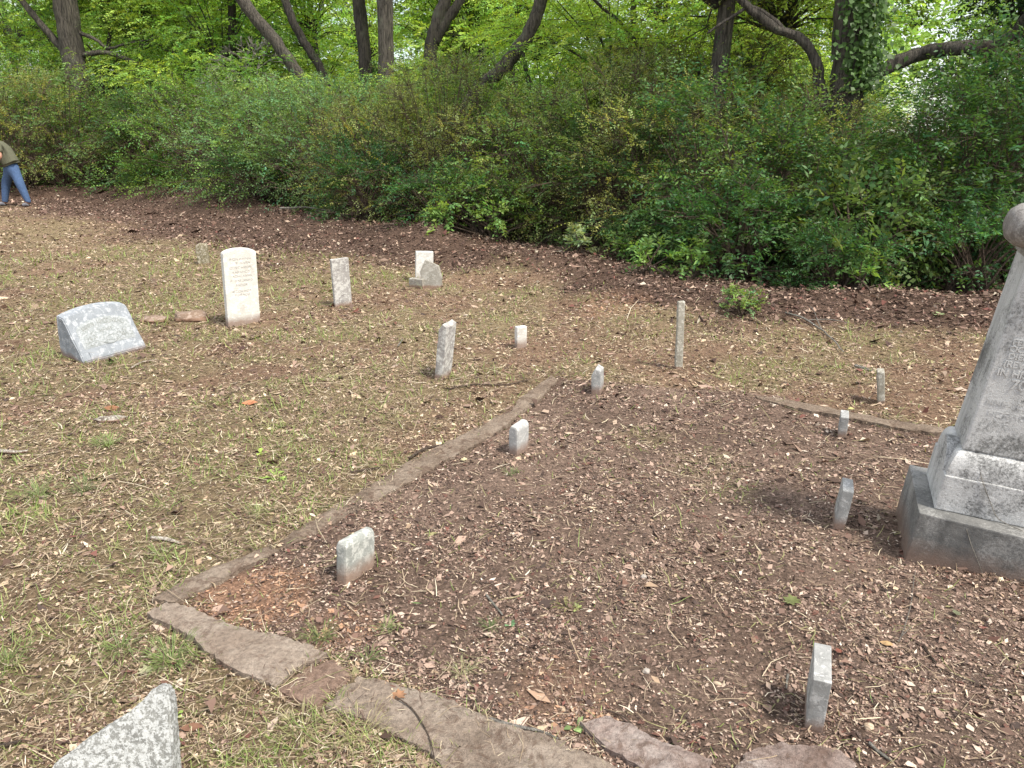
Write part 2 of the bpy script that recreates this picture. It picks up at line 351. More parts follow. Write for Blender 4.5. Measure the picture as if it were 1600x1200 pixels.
# a) mulch chips and crumbs
x, y, r = filt(*sample(800000, 1.0, 25, 1.82), .16); kp = rng.random(len(x)) < .30 + .70 * sstep(.38, .58, fbm(x * 4.5, y * 4.5, 151)); x, y, r = x[kp], y[kp], r[kp]; n = len(x); pl, bk, gr, og = zones(x, y)
ax, ay, nz = frames(n, .45); sz = rng.lognormal(-.2, .6, n) * (.0036 + .00112 * r)
chip = pal(n, [(.055, .036, .028), (.155, .102, .078), (.28, .195, .15), (.42, .325, .255), (.56, .47, .38), (.12, .058, .042)], [.22, .28, .29, .10, .018, .09])
dry = pal(n, [(.14, .092, .06), (.27, .19, .125), (.42, .32, .215), (.54, .45, .32), (.21, .19, .09), (.15, .08, .055)], [.2, .30, .24, .06, .1, .10])
bkc = pal(n, [(.055, .034, .026), (.115, .070, .053), (.20, .130, .10), (.30, .20, .155), (.46, .37, .30)], [.30, .34, .22, .1, .03])
ogc = pal(n, [(.33, .19, .115), (.24, .135, .085), (.42, .28, .19), (.12, .07, .05)], [.35, .3, .15, .2])
u = rng.random(n)[:, None]; c = np.where(u < (pl * .62 + .30)[:, None], chip, dry)
c = np.where(rng.random(n)[:, None] < bk[:, None], bkc, c); c = np.where(rng.random(n)[:, None] < og[:, None] * .6, ogc, c)
P = np.stack([x, y, gz(x, y) + rng.random(n) * .006 + .001], 1)
o = build_quads("mulch", quads(P, ax, ay, nz, sz * 1.5, sz * .75, sz * .12 * rng.normal(0, 1, n)), c, M_litter)
tag(o, "brown mulch, bark crumbs and leaf fragments covering the whole plot", "mulch", kind="stuff")
# b) fallen leaves
x1, y1, r1 = filt(*sample(150000, 1.2, 26, 1.0), .03); pl, bk, gr, og = zones(x1, y1)
k = rng.random(len(x1)) < (.09 + .03 * (1 - pl) + .9 * bk); x, y, r, bk = x1[k], y1[k], r1[k], bk[k]; n = len(x)
ax, ay, nz = frames(n, .6); L = rng.lognormal(-.15, .4, n) * np.minimum(.016 + .0045 * r, .046); W = L * (.22 + .45 * rng.random(n))
c = pal(n, [(.095, .058, .042), (.175, .108, .080), (.29, .195, .145), (.42, .31, .23), (.065, .034, .026), (.16, .065, .05), (.55, .47, .36)], [.26, .26, .18, .08, .14, .06, .02], .3)
P = np.stack([x, y, gz(x, y) + .004 + rng.random(n) * (.012 + .03 * bk)], 1)
q = quads(P, ax, ay, nz, L, W, L * .22 * rng.normal(0, 1, n))
o = build_quads("leaf_litter", q, c, M_litter); tag(o, "dead reddish brown leaves, thickest along the foot of the hedge", "leaf litter", kind="stuff")
# c) straw and thin twigs
def blades(P, ax, nz, L, W, curve, lift):
    """two-segment tapered strips: 6 verts, 2 quads"""
    n = len(P); ay = np.cross(nz, ax); L = L[:, None]; W = W[:, None]; curve = curve[:, None]; lift = lift[:, None]
    a = P; m = P + ax * L * .5 + ay * curve * L + nz * lift * .7; e = P + ax * L + ay * curve * L * .2 + nz * lift
    V = np.stack([a - ay * W * .5, a + ay * W * .5, m - ay * W * .5, m + ay * W * .5, e - ay * W * .2, e + ay * W * .2], 1)
    b0 = (np.arange(n) * 6)[:, None]
    F_ = np.stack([b0 + [0, 1, 3, 2], b0 + [2, 3, 5, 4]], 1)
    return V, F_
x1, y1, r1 = filt(*sample(120000, 1.0, 14, 1.6), .12); pl, bk, gr, og = zones(x1, y1)
k = rng.random(len(x1)) < (.16 + .55 * gr + .14 * (1 - pl)) * (1 - .7 * bk); x, y, r, gr = x1[k], y1[k], r1[k], gr[k]; n = len(x)
ax, ay, nz = frames(n, .16); L = rng.lognormal(0, .55, n) * (.024 + .003 * r) * np.where(rng.random(n) < .035, 3.6, 1); W = (.0011 + .00042 * r) * rng.lognormal(0, .3, n)
c = pal(n, [(.36, .28, .19), (.26, .195, .125), (.50, .42, .29), (.24, .23, .10), (.12, .075, .055), (.60, .53, .40)], [.26, .22, .12, .16, .2, .04])
P = np.stack([x, y, gz(x, y) + .004 + rng.random(n) * .012], 1)
V, F_ = blades(P, ax, nz, L, W, rng.normal(0, .12, n), rng.random(n) * .012)
o = link("straw", mesh_np("straw", V, F_, 4, np.repeat(c, 6, 0)), M_litter); tag(o, "dry straw, cut grass stems and fine twigs scattered on the ground", "straw", kind="stuff")
# d) short living grass
x1, y1, r1 = filt(*sample(260000, 1.0, 13, 1.5), .01); pl, bk, gr, og = zones(x1, y1)
gn = .6 * fbm(x1 * 5, y1 * 5, 71) + .4 * fbm(x1 * 1.6, y1 * 1.6, 73); k = rng.random(len(x1)) < gr * (.14 + .9 * sstep(.46, .62, gn)) * np.where(y1 > 3.2, .42, .72) + .012 * (1 - bk)
x, y, r = x1[k], y1[k], r1[k]; n = len(x)
az = rng.random(n) * 6.283; ti = R_(12) + rng.random(n) * R_(60); ax = np.stack([np.cos(az) * np.cos(ti), np.sin(az) * np.cos(ti), np.sin(ti)], 1)
nz = np.stack([-np.cos(az) * np.sin(ti), -np.sin(az) * np.sin(ti), np.cos(ti)], 1)
L = rng.lognormal(0, .45, n) * (.022 + .0024 * r) * np.where(x < -.5, 1.25, 1); W = (.0012 + .0006 * r)* np.ones(n)
c = pal(n, [(.19, .26, .065), (.25, .31, .09), (.14, .21, .05), (.34, .33, .15), (.30, .40, .13)], [.3, .22, .2, .2, .08])
V, F_ = blades(np.stack([x, y, gz(x, y)], 1), ax, nz, L, W, rng.normal(0, .05, n), -L * .25)
o = link("grass", mesh_np("grass", V, F_, 4, np.repeat(c, 6, 0)), M_grass); tag(o, "sparse short green grass growing through the litter", "grass", kind="stuff")
# ------------------------------------------------------------------ concrete coping
def slab(key, name, label, mat, z=.012, th=.09, rough=.006):
    pg = [gp(*p)[:2] for p in SLABS[key]]; bm = bmesh.new(); cen = np.mean(pg, 0)
    out = []
    for i in range(len(pg)):                               # roughen the outline
        a = np.array(pg[i]); b_ = np.array(pg[(i + 1) % len(pg)]); d = np.linalg.norm(b_ - a); k = max(1, int(d / .014))
        for j in range(k):
            p = a + (b_ - a) * j / k; q = np.array([fbm(p[0] * 22, p[1] * 22, 81)[()] - .5, fbm(p[0] * 22, p[1] * 22, 91)[()] - .5]); q2 = np.array([fbm(p[0] * 70, p[1] * 70, 82)[()] - .5, fbm(p[0] * 70, p[1] * 70, 92)[()] - .5]); out.append(p + q * .026 + q2 * .02)
    vs = [bm.verts.new((p[0] - cen[0], p[1] - cen[1], z)) for p in out]
    f = bm.faces.new(vs); bmesh.ops.triangulate(bm, faces=[f])
    bmesh.ops.subdivide_edges(bm, edges=[e for e in bm.edges if e.calc_length() > .06], cuts=2, use_grid_fill=True)
    bmesh.ops.triangulate(bm, faces=bm.faces[:])
    bmesh.ops.subdivide_edges(bm, edges=[e for e in bm.edges if e.calc_length() > .05], cuts=1)
    bmesh.ops.triangulate(bm, faces=bm.faces[:])
    bnd = [v for v in bm.verts if v.is_boundary]
    for v in bm.verts:
        px, py = v.co.x + cen[0], v.co.y + cen[1]
        v.co.z += (fbm(px * 9, py * 9, 101)[()] - .5) * rough * 2 + (fbm(px * 40, py * 40, 111)[()] - .5) * rough
    for v in bnd: v.co.z -= .004
    ex = bmesh.ops.extrude_edge_only(bm, edges=[e for e in bm.edges if e.is_boundary])
    for v in ex["geom"]:
        if isinstance(v, bmesh.types.BMVert): v.co.z = -th; 
    o = link(name, bm_mesh(bm, name, False), mat); o.location = (cen[0], cen[1], 0)
    tag(o, label, "kerb", "concrete grave plot coping"); return o
slab("A", "concrete_kerb", "long soil-stained concrete coping running diagonally past the small marble markers", M_concdirt, .004, rough=.012)
slab("A2", "concrete_kerb", "half-buried dark coping end beside the orange soil patch", M_concdirt, .008)
slab("B", "concrete_kerb", "light grey tapered corner slab with pale broken end", M_conc, .014, rough=.008)
slab("C1", "concrete_kerb", "small cracked reddish slab against the broken end of the grey corner slab", M_concred, .006, rough=.010)
slab("C2", "concrete_kerb", "wide brown flat slab at the bottom edge with a maple leaf and vine on it", M_concred2, .008, rough=.008)
slab("D", "concrete_kerb", "crumbled pale coping patch beside the green fallen leaf", M_concpale, .006, rough=.014)
slab("E", "concrete_kerb", "pinkish crumbled slab below the nearest grey marker", M_concpale, .010, rough=.014)
slab("G", "concrete_kerb", "thin distant coping strip leading to the big monument", M_concdirt, .012)
# ------------------------------------------------------------------ stones
def weather(bm, amt, sc_=14, seed=0):
    for v in bm.verts:
        p = v.co * sc_ + Vector((seed * 3.1, seed * 1.7, 0)); d = mnoise.noise_vector(p); d2 = mnoise.noise_vector(p * 3.1)
        v.co += (d + d2 * .5) * amt
def prism(outline, t, bev=.008, cuts=True, segs=2):
    """outline in x,z ; thickness along y; origin at the base centre"""
    bm = bmesh.new(); f = [bm.verts.new((x, -t / 2, z)) for x, z in outline]; k = [bm.verts.new((x, t / 2, z)) for x, z in outline]; n = len(f)
    bm.faces.new(f); bm.faces.new(k[::-1])
    for i in range(n): bm.faces.new((f[i], k[i], k[(i + 1) % n], f[(i + 1) % n]))
    bmesh.ops.recalc_face_normals(bm, faces=bm.faces)
    if bev: bmesh.ops.bevel(bm, geom=[e for e in bm.edges], offset=bev, segments=segs, profile=.6, affect='EDGES')
    if cuts:
        bmesh.ops.triangulate(bm, faces=[f for f in bm.faces if len(f.verts) > 4])
        for _ in range(3):
            L = [e for e in bm.edges if e.calc_length() > .03]
            if not L: break
            bmesh.ops.subdivide_edges(bm, edges=L, cuts=1, use_grid_fill=True)
            bmesh.ops.triangulate(bm, faces=[f for f in bm.faces if len(f.verts) > 4])
    return bm
def stone(name, label, cat, x, y, yaw, tx, ty, wd, t, h, mat, top="flat", amt=.0015, bev=.008, group=None, smooth=False):
    a = wd / 2; zb = -.1
    if top == "arch":
        ol = [(-a, zb), (a, zb)] + [(a * math.cos(q), h + (a * .30) * math.sin(q)) for q in np.linspace(0, math.pi, 15)]
    elif top == "slope": ol = [(-a, zb), (a, zb), (a, h), (-a, h)]
    elif top == "skew": ol = [(-a, zb), (a, zb), (a, h), (-a * .2, h + .02), (-a, h - .03)]
    elif top == "round": ol = [(-a, zb), (a, zb), (a, h - .02), (a * .6, h), (-a * .6, h), (-a, h - .03)]
    else: ol = [(-a, zb), (a, zb), (a, h), (-a, h)]
    bm = prism(ol, t, bev); weather(bm, amt, 14, len(bpy.data.objects) % 17)
    o = link(name, bm_mesh(bm, name, smooth), mat); o.location = (x, y, 0)
    o.rotation_mode = 'QUATERNION'
    o.rotation_quaternion = (Matrix.Rotation(R_(yaw), 3, 'Z') @ Matrix.Rotation(R_(tx), 3, 'X') @ Matrix.Rotation(R_(ty), 3, 'Y')).to_quaternion()
    return tag(o, label, cat, group)
vet = stone("headstone", "tall white upright headstone with rounded top and faint carved lettering", "headstone", -2.416, 6.789, 40.3, 1.8, 1.4, .296, .06, .62, M_white, "arch", .0008)
stone("headstone", "plain white slab headstone behind and right of the tall round-topped one", "headstone", -1.668, 7.505, 36.5, 2.0, -1.8, .180, .04, .465, M_white2, "flat")
stone("headstone", "white square slab standing behind the leaning broken grey slab", "headstone", -1.013, 8.84, 13.5, 1, 2.7, .20, .06, .337, M_white, "flat", .002)
stone("stone_block", "low tan stone block at the left foot of the white square slab", "stone block", -1.046, 8.486, -25, 1.9, -.8, .178, .07, .090, M_tan, "flat", .003)
stone("headstone", "narrow white headstone with dark stains leaning right, middle of the ground", "headstone", -.485, 5.193, -20.5, .5, 7.8, .062, .159, .373, M_white2, "skew", .003)
stone("grave_marker", "tiny white marker just left of centre beyond the plot coping", "grave marker", .069, 5.98, 26.1, 1.5, -.2, .088, .05, .161, M_white, "flat")
stone("grave_marker", "tall thin streaked tan post stone in front of the hedge", "grave marker", 1.209, 5.382, 3.3, .1, -1.5, .052, .045, .487, M_post, "flat", .003)
stone("grave_marker", "short grey marker at the far end of the diagonal coping", "grave marker", .565, 4.858, -16.8, -.5, -1.3, .063, .120, .144, M_mark, "skew", .003)
stone("grave_marker", "smooth pale marble marker midway along the diagonal coping", "grave marker", .036, 3.85, -32.9, 3.3, 2.6, .056, .12, .156, M_mark2, "round", .001, .010)
stone("grave_marker", "chunky greenish white marble marker with reddish soil stain near the orange patch", "grave marker", -.605, 2.626, -30.4, -4.5, .4, .052, .166, .161, M_green, "round", .0015, .010)
stone("grave_marker", "nearest grey marker seen edge-on with white banded top, lower right", "grave marker", .889, 1.87, -20.1, 7, .7, .048, .15, .19, M_mark, "flat", .0008, .003)
stone("grave_marker", "grey edge-on marker left of the big monument base", "grave marker", 1.437, 3.05, -20.8, 1.9, 5.2, .045, .134, .177, M_mark, "flat", .0012, .005)
stone("grave_marker", "small grey edge-on marker on the distant coping strip", "grave marker", 1.867, 4.079, -22, 2.5, .7, .044, .117, .121, M_mark, "flat", .0012, .005)
stone("grave_marker", "narrow brownish grey marker behind the distant coping strip", "grave marker", 2.349, 4.652, -20.6, -.7, -8.5, .042, .10, .198, M_post, "flat", .0025, .006)
stone("grave_marker", "mossy brown stub stone left of the tall white headstone", "grave marker", -3.996, 10.04, 11.4, -.8, -3.2, .145, .11, .25, M_stub, "skew", .007, .015)
# leaning broken slab and its chip
def at_plane_stone(name, label, cat, px, Y, lean, yaw, t, mat, amt=.002, bev=.006):
    """outline picked on an upright plane at distance Y, then given thickness and leaned back"""
    pts = [ap(u, v, Y) for u, v in px]; cx = np.mean([p[0] for p in pts]); ol = [(p[0] - cx, p[2]) for p in pts]
    bm = prism(ol, t, bev); weather(bm, amt)
    o = link(name, bm_mesh(bm, name), mat); o.location = (cx, Y, 0); o.rotation_euler = (R_(-lean), 0, R_(yaw)); return tag(o, label, cat)
at_plane_stone("broken_slab", "broken tan grey slab leaning on the white square slab", "broken headstone", [(665, 466), (655, 426), (662, 407), (674, 411), (684, 415), (691, 434), (687, 466)], 8.45, 10, -12, .05, M_tan)
at_plane_stone("stone_fragment", "small broken stone chip right of the leaning slab", "stone fragment", [(685, 455), (688, 438), (692, 446), (693, 455)], 8.5, 5, -12, .04, M_tan, .003, .004)
# slant-faced stone
wd, D, d, h, nn = .502, .314, .087, .308, .036
bm = bmesh.new(); NX = 12; rows = []
prof = lambda q: [(-D / 2, -.12), (-D / 2, nn), (D / 2 - d, h + q), (D / 2, h + q), (D / 2, -.12)]
for i in range(NX + 1):
    s_ = -1 + 2 * i / NX; q = .038 * (1 - abs(s_) ** 2.2)
    rows.append([bm.verts.new((s_ * wd / 2, yy, zz)) for yy, zz in prof(q)])
for i in range(NX):
    for j in range(5): bm.faces.new((rows[i][j], rows[i + 1][j], rows[i + 1][(j + 1) % 5], rows[i][(j + 1) % 5]))
bm.faces.new(rows[0][::-1]); bm.faces.new(rows[-1])
bmesh.ops.recalc_face_normals(bm, faces=bm.faces)
bmesh.ops.bevel(bm, geom=[e for e in bm.edges if e.calc_face_angle(0) > .5], offset=.006, segments=2, affect='EDGES')
bmesh.ops.triangulate(bm, faces=[f for f in bm.faces if len(f.verts) > 4])
for _ in range(2): bmesh.ops.subdivide_edges(bm, edges=[e for e in bm.edges if e.calc_length() > .03], cuts=1, use_grid_fill=True); bmesh.ops.triangulate(bm, faces=[f for f in bm.faces if len(f.verts) > 4])
for v in bm.verts:
    if abs(v.co.x) > wd / 2 - .004: v.co.x += (mnoise.noise(v.co * 20) + .5 * mnoise.noise(v.co * 55)) * .012
slant = link("slant_headstone", bm_mesh(bm, "slant_headstone"), M_slant); slant.location = (-3.172, 5.802, -.0)
slant.rotation_mode = 'QUATERNION'
slant.rotation_quaternion = (Matrix.Rotation(1.006, 3, 'Z') @ Matrix.Rotation(.184, 3, 'X') @ Matrix.Rotation(-.032, 3, 'Y')).to_quaternion()
tag(slant, "blue-grey slant-faced headstone with carved floral panel at the left", "headstone")
M_cut = stone_mat("carved_line_stone", (.33, .35, .33), (.24, .25, .24), (.42, .44, .42), .3, .3, 0)
M_panel = stone_mat("pale_carved_panel", (.38, .405, .42), (.27, .29, .285), (.46, .48, .49), .5, .2, 0, 2.5, spk=.35)
def strokes(items, th=.0012):
    """thin raised bars ((x0,y0),(x1,y1),w) in a local plane x,y ; normal z"""
    bm = bmesh.new()
    for (x0, y0), (x1, y1), w_ in items:
        a = Vector((x0, y0, 0)); b_ = Vector((x1, y1, 0)); d_ = (b_ - a); 
        if d_.length < 1e-6: continue
        nrm = Vector((-d_.y, d_.x, 0)).normalized() * w_ / 2
        q = [bm.verts.new(p) for p in (a - nrm, b_ - nrm, b_ + nrm, a + nrm)]; q2 = [bm.verts.new(v.co + Vector((0, 0, th))) for v in q]
        bm.faces.new(q2); 
        for i in range(4): bm.faces.new((q[i], q[(i + 1) % 4], q2[(i + 1) % 4], q2[i]))
    return bm
def worn_letters(x0, x1, y0, hh, n, rs, arc=0):
    """illegible weathered characters, as the photo shows them"""
    it = []; dx = (x1 - x0) / n; lw = hh * .16
    for i in range(n):
        if rs.random() < .10: continue
        cx = x0 + dx * (i + .5); s_ = (cx - x0) / (x1 - x0) * 2 - 1; yy = y0 + arc * (1 - s_ * s_); a = dx * .32
        P4 = [(cx - a, yy), (cx - a, yy + hh), (cx + a, yy + hh), (cx + a, yy), (cx - a, yy + hh / 2), (cx + a, yy + hh / 2), (cx, yy + hh)]
        for (i0, i1) in rs.choice([[(0, 1), (1, 2), (4, 5)], [(0, 1), (3, 2), (4, 5)], [(0, 6), (6, 3), (4, 5)], [(0, 1), (0, 3), (1, 2), (3, 2)], [(0, 1), (1, 3), (3, 2)], [(0, 1), (1, 2), (4, 5), (5, 2), (4, 3)], [(1, 2), (0, 3), (0, 1)]]):
            it.append((P4[i0], P4[i1], lw))
    return it
rs = random.Random(5)
def on_face(bm, name, parent, O, ex, ey, mat):
    nz_ = ex.cross(ey).normalized(); M4 = Matrix((( ex.x, ey.x, nz_.x, O.x), (ex.y, ey.y, nz_.y, O.y), (ex.z, ey.z, nz_.z, O.z), (0, 0, 0, 1)))
    bm.transform(M4); return link(name, bm_mesh(bm, name), mat, parent)
sl_y = Vector((0, D - d, h - nn)).normalized(); sl_len = Vector((0, D - d, h - nn)).length
O = Vector((0, -D / 2, nn)); nf = Vector((1, 0, 0)).cross(sl_y)
qf = lambda x: .038 * (1 - min(1, abs(2 * x / wd)) ** 2.2)
def crowned(o_):
    """lift a relief lying on the sloping plane onto the crowned face"""
    for v in o_.data.vertices:
        s_ = (v.co - O).dot(sl_y) / sl_len; v.co.z += qf(v.co.x) * max(0, s_)
pb = bmesh.new(); cols_ = []
for i in range(25):
    x_ = -.205 + .41 * i / 24; yt = .235 + .045 * math.sqrt(max(0, 1 - (x_ / .205) ** 2))
    cols_.append([pb.verts.new((x_, .085 + (yt - .085) * k / 10, .0035 if 0 < k < 10 and 0 < i < 24 else 0)) for k in range(11)])
for i in range(24):
    for k in range(10): pb.faces.new((cols_[i][k], cols_[i + 1][k], cols_[i + 1][k + 1], cols_[i][k + 1]))
panel = on_face(pb, "carved_panel", slant, O + nf * .001, Vector((1, 0, 0)), sl_y, M_panel); crowned(panel)
it = worn_letters(-.165, .165, .205, .030, 13, rs, .028) + worn_letters(-.045, .05, .175, .024, 4, rs)
for cxx in (-.13, .13):                                   # worn flower sprays in the lower corners
    for k in range(34):
        a = rs.random() * 6.28; rr = rs.random() * .05; px = cxx + rr * math.cos(a) * 1.1; py = .145 + rr * math.sin(a) * .8; a2 = rs.random() * 6.28
        it.append(((px, py), (px + .012 * math.cos(a2), py + .012 * math.sin(a2)), .004))
q = [(-.19 + .38 * i / 24, .105 + .022 * math.sin(i / 24 * 9.0)) for i in range(25)]   # flowing ribbon line
it += [(q[i], q[i + 1], .003) for i in range(24)]; q = [(.03 + .05 * math.cos(a), .122 + .020 * math.sin(a)) for a in np.linspace(0, 6.283, 17)]; it += [(q[i], q[i + 1], .0025) for i in range(16)]
ins_ = on_face(strokes(it), "inscription", slant, O + nf * .0045, Vector((1, 0, 0)), sl_y, M_cut); crowned(ins_)
M_cutw = stone_mat("white_marble_lettering", (.50, .48, .44), (.42, .40, .37), (.54, .52, .49), .3, .2, 0, spk=.2)
it = []
for i, (yy, a, n_) in enumerate([(.565, .10, 7), (.53, .09, 8), (.49, .10, 8), (.45, .08, 7), (.415, .10, 9), (.375, .10, 10), (.335, .055, 5), (.28, .09, 7), (.25, .07, 6)]):
    it += worn_letters(-a, a, yy, .017, n_, rs)
on_face(strokes(it, .0008), "inscription", vet, Vector((0, -.0305, 0)), Vector((1, 0, 0)), Vector((0, 0, 1)), M_cutw)
# near broken stone at the bottom left edge
nrm = Vector((.12, -.92, .38)).normalized(); base = Vector(gp(255, 1080, .24))
def on_pl(u, v):
    dd = Vector(ray(u, v)); o_ = Vector(C); return o_ + dd * ((base - o_).dot(nrm) / dd.dot(nrm))
fr = [on_pl(u, v) for u, v in [(262, 1082), (266, 1104), (269, 1150), (274, 1215), (282, 1330), (286, 1420), (20, 1420), (45, 1300), (72, 1215), (86, 1192), (122, 1166), (162, 1140), (200, 1114), (226, 1092), (238, 1077), (252, 1074)]]
bm = bmesh.new(); v1 = [bm.verts.new(p) for p in fr]; v2 = [bm.verts.new(p - nrm * .06 + Vector((0, 0, -.004))) for p in fr]
bm.faces.new(v1); bm.faces.new(v2[::-1])
for i in range(len(v1)): bm.faces.new((v1[i], v2[i], v2[(i + 1) % len(v1)], v1[(i + 1) % len(v1)]))
bmesh.ops.recalc_face_normals(bm, faces=bm.faces); bmesh.ops.bevel(bm, geom=bm.edges[:], offset=.006, segments=2, affect='EDGES'); bmesh.ops.triangulate(bm, faces=[f for f in bm.faces if len(f.verts) > 4])
for _ in range(4):
    L = [e for e in bm.edges if e.calc_length() > .02]
    bmesh.ops.subdivide_edges(bm, edges=L, cuts=1, use_grid_fill=True); bmesh.ops.triangulate(bm, faces=bm.faces[:])
weather(bm, .0035, 26); bmesh.ops.translate(bm, verts=bm.verts, vec=-Vector((base.x, base.y, 0)))
o = link("broken_headstone", bm_mesh(bm, "broken_headstone"), M_lich); o.location = (base.x, base.y, 0)
tag(o, "broken grey headstone thick with white lichen at the bottom left edge", "broken headstone")
# rocks
def rock(label, u, v, sx, sy, sz, mat, seed, cat="rock", rough=.35, rz=0, sink=.25, name="rock"):
    bm = bmesh.new(); bmesh.ops.create_icosphere(bm, subdivisions=4, radius=1)
    for vv in bm.verts:
        dd = mnoise.noise(vv.co * 1.3 + Vector((seed, 0, 0))) * rough + mnoise.noise(vv.co * 4 + Vector((seed, 0, 0))) * rough * .3; vv.co *= 1 + dd
        vv.co = Vector((vv.co.x * sx, vv.co.y * sy, vv.co.z * sz))
    p = gp(u, v); o = link(name, bm_mesh(bm, name, True), mat); o.location = (p[0], p[1], gzz(p[0], p[1]) + sz * (1 - sink * 2)); o.rotation_euler = (0, 0, rz)
    return tag(o, label, cat)
rock("flat reddish fieldstone half buried left of the tall white headstone", 300, 497, .16, .12, .055, M_redrock, 3)
rock("low sunken tan stone next to the flat reddish fieldstone", 240, 500, .12, .09, .03, M_redrock, 8)
M_peb = flat_mat("tan_pebble", (.48, .37, .26), .7, .2); M_peb2 = flat_mat("gray_pebble", (.35, .31, .27), .8, .3)
rock("round tan pebble right of the nearest grey marker", 1358, 1133, .014, .012, .010, M_peb, 1, "pebble", .2, name="pebble")
rock("long flat yellowish pebble in the mulch left of the nearest grey marker", 1122, 1064, .015, .007, .006, M_peb, 2, "pebble", .15, -.5, name="pebble")
rock("grey pebble in the centre mulch above the long yellowish pebble", 1006, 896, .012, .012, .009, M_peb2, 4, "pebble", .25, name="pebble")
rock("roundish pebble beside a thin bent twig in the lower mulch", 1010, 1046, .012, .010, .008, M_peb2, 5, "pebble", .25, name="pebble")
# ------------------------------------------------------------------ monument
mon = empty("monument", (1.582, 2.744, 0)); mon.rotation_mode = 'QUATERNION'
MR = Matrix.Rotation(-.361, 3, 'Z') @ Matrix.Rotation(.082, 3, 'X') @ Matrix.Rotation(.085, 3, 'Y'); mon.rotation_quaternion = MR.to_quaternion()
tag(mon, "tall grey marble monument with tapered shaft and rounded cap at the right edge", "monument")
WF, DP = .64, .419; h1, i2, h2, i3, h3 = .207, .059, .154, .039, .102; jn = i2 + i3; zs = h1 + h2 + h3
def refine(bm, L=.03, n=4):
    bmesh.ops.triangulate(bm, faces=[f for f in bm.faces if len(f.verts) > 4])
    for _ in range(n):
        E_ = [e for e in bm.edges if e.calc_length() > L]
        if not E_: break
        bmesh.ops.subdivide_edges(bm, edges=E_, cuts=1, use_grid_fill=True); bmesh.ops.triangulate(bm, faces=[f for f in bm.faces if len(f.verts) > 4])
def boxm(x0, x1, y0, y1, z0, z1, bev=.006, ti=0, shear=0):
    bm = bmesh.new(); bmesh.ops.create_cube(bm, size=1)
    for v in bm.verts:
        tt = v.co.z > 0; ii = ti if tt else 0
        v.co = Vector((x1 - ii if v.co.x > 0 else x0 + ii, y1 - ii if v.co.y > 0 else y0 + ii, z1 if tt else z0))
        v.co.y -= shear * v.co.x * (1 if v.co.y < (y0 + y1) / 2 else 0)
    bmesh.ops.bevel(bm, geom=bm.edges[:], offset=bev, segments=2, profile=.6, affect='EDGES'); refine(bm); weather(bm, .0014, 18); return bm
link("plinth", bm_mesh(boxm(0, WF, 0, DP, -.15, h1, .006, 0, .05), "plinth"), M_monbase, mon)
bm = boxm(i2, WF - i2, i2, DP - i2, h1 + .001, h1 + h2, .005)
# cove between the block and the shaft
prof = [(0, 0), (0, .010)] + [(i3 * (1 - math.cos(a)), .010 + (h3 - .014) * math.sin(a)) for a in np.linspace(.1, math.pi / 2, 9)] + [(i3, h3)]
rings = []
b0 = bmesh.new()
for ins, zz in prof:
    x0, x1, y0, y1 = i2 + .006 + ins * .9, WF - i2 - .006 - ins * .9, i2 + .006 + ins * .9, DP - i2 - .006 - ins * .9
    rings.append([b0.verts.new((x, y, h1 + h2 + .001 + zz)) for x, y in ((x0, y0), (x1, y0), (x1, y1), (x0, y1))])
for a_, c_ in zip(rings, rings[1:]):
    for i in range(4): b0.faces.new((a_[i], a_[(i + 1) % 4], c_[(i + 1) % 4], c_[i]))
b0.faces.new(rings[-1]); refine(b0, .04, 3); weather(b0, .001, 18)
link("base_block", bm_mesh(bm, "base_block"), M_mon, mon); link("cove_moulding", bm_mesh(b0, "cove_moulding", False), M_mon, mon)
def lobe(cx, cy, axis, r, depth):
    """arched tablet: half disc extruded along the axis"""
    bm = bmesh.new(); pr = [(-r, 0)] + [(-r * math.cos(a), r * 1.12 * math.sin(a)) for a in np.linspace(0, math.pi, 19)] + [(r, 0)]
    f = [bm.verts.new((0, s_, z)) for s_, z in pr]; k = [bm.verts.new((depth, s_, z)) for s_, z in pr]
    bm.faces.new(f); bm.faces.new(k[::-1])
    for i in range(len(f)): bm.faces.new((f[i], k[i], k[(i + 1) % len(f)], f[(i + 1) % len(f)]))
    bmesh.ops.remove_doubles(bm, verts=bm.verts, dist=.0005)
    bmesh.ops.recalc_face_normals(bm, faces=bm.faces)
    if axis == 'y': bmesh.ops.rotate(bm, verts=bm.verts, matrix=Matrix.Rotation(R_(90), 3, 'Z'))
    bmesh.ops.translate(bm, verts=bm.verts, vec=(cx, cy, h1 + h2 - .004)); bmesh.ops.bevel(bm, geom=[e for e in bm.edges if e.calc_face_angle(0) > 1.2], offset=.004, segments=2, affect='EDGES')
    refine(bm, .04, 2); return bm
link("arched_tablet", bm_mesh(lobe(i2 - .004, DP / 2 - .01, 'x', .098, .09), "arched_tablet"), M_mon, mon)
# shaft
zt = 1.205; tp = .016
sh = boxm(jn, WF - jn, jn, DP - jn, zs + .002, zt, .007, tp)
link("shaft", bm_mesh(sh, "shaft"), M_monside, mon)
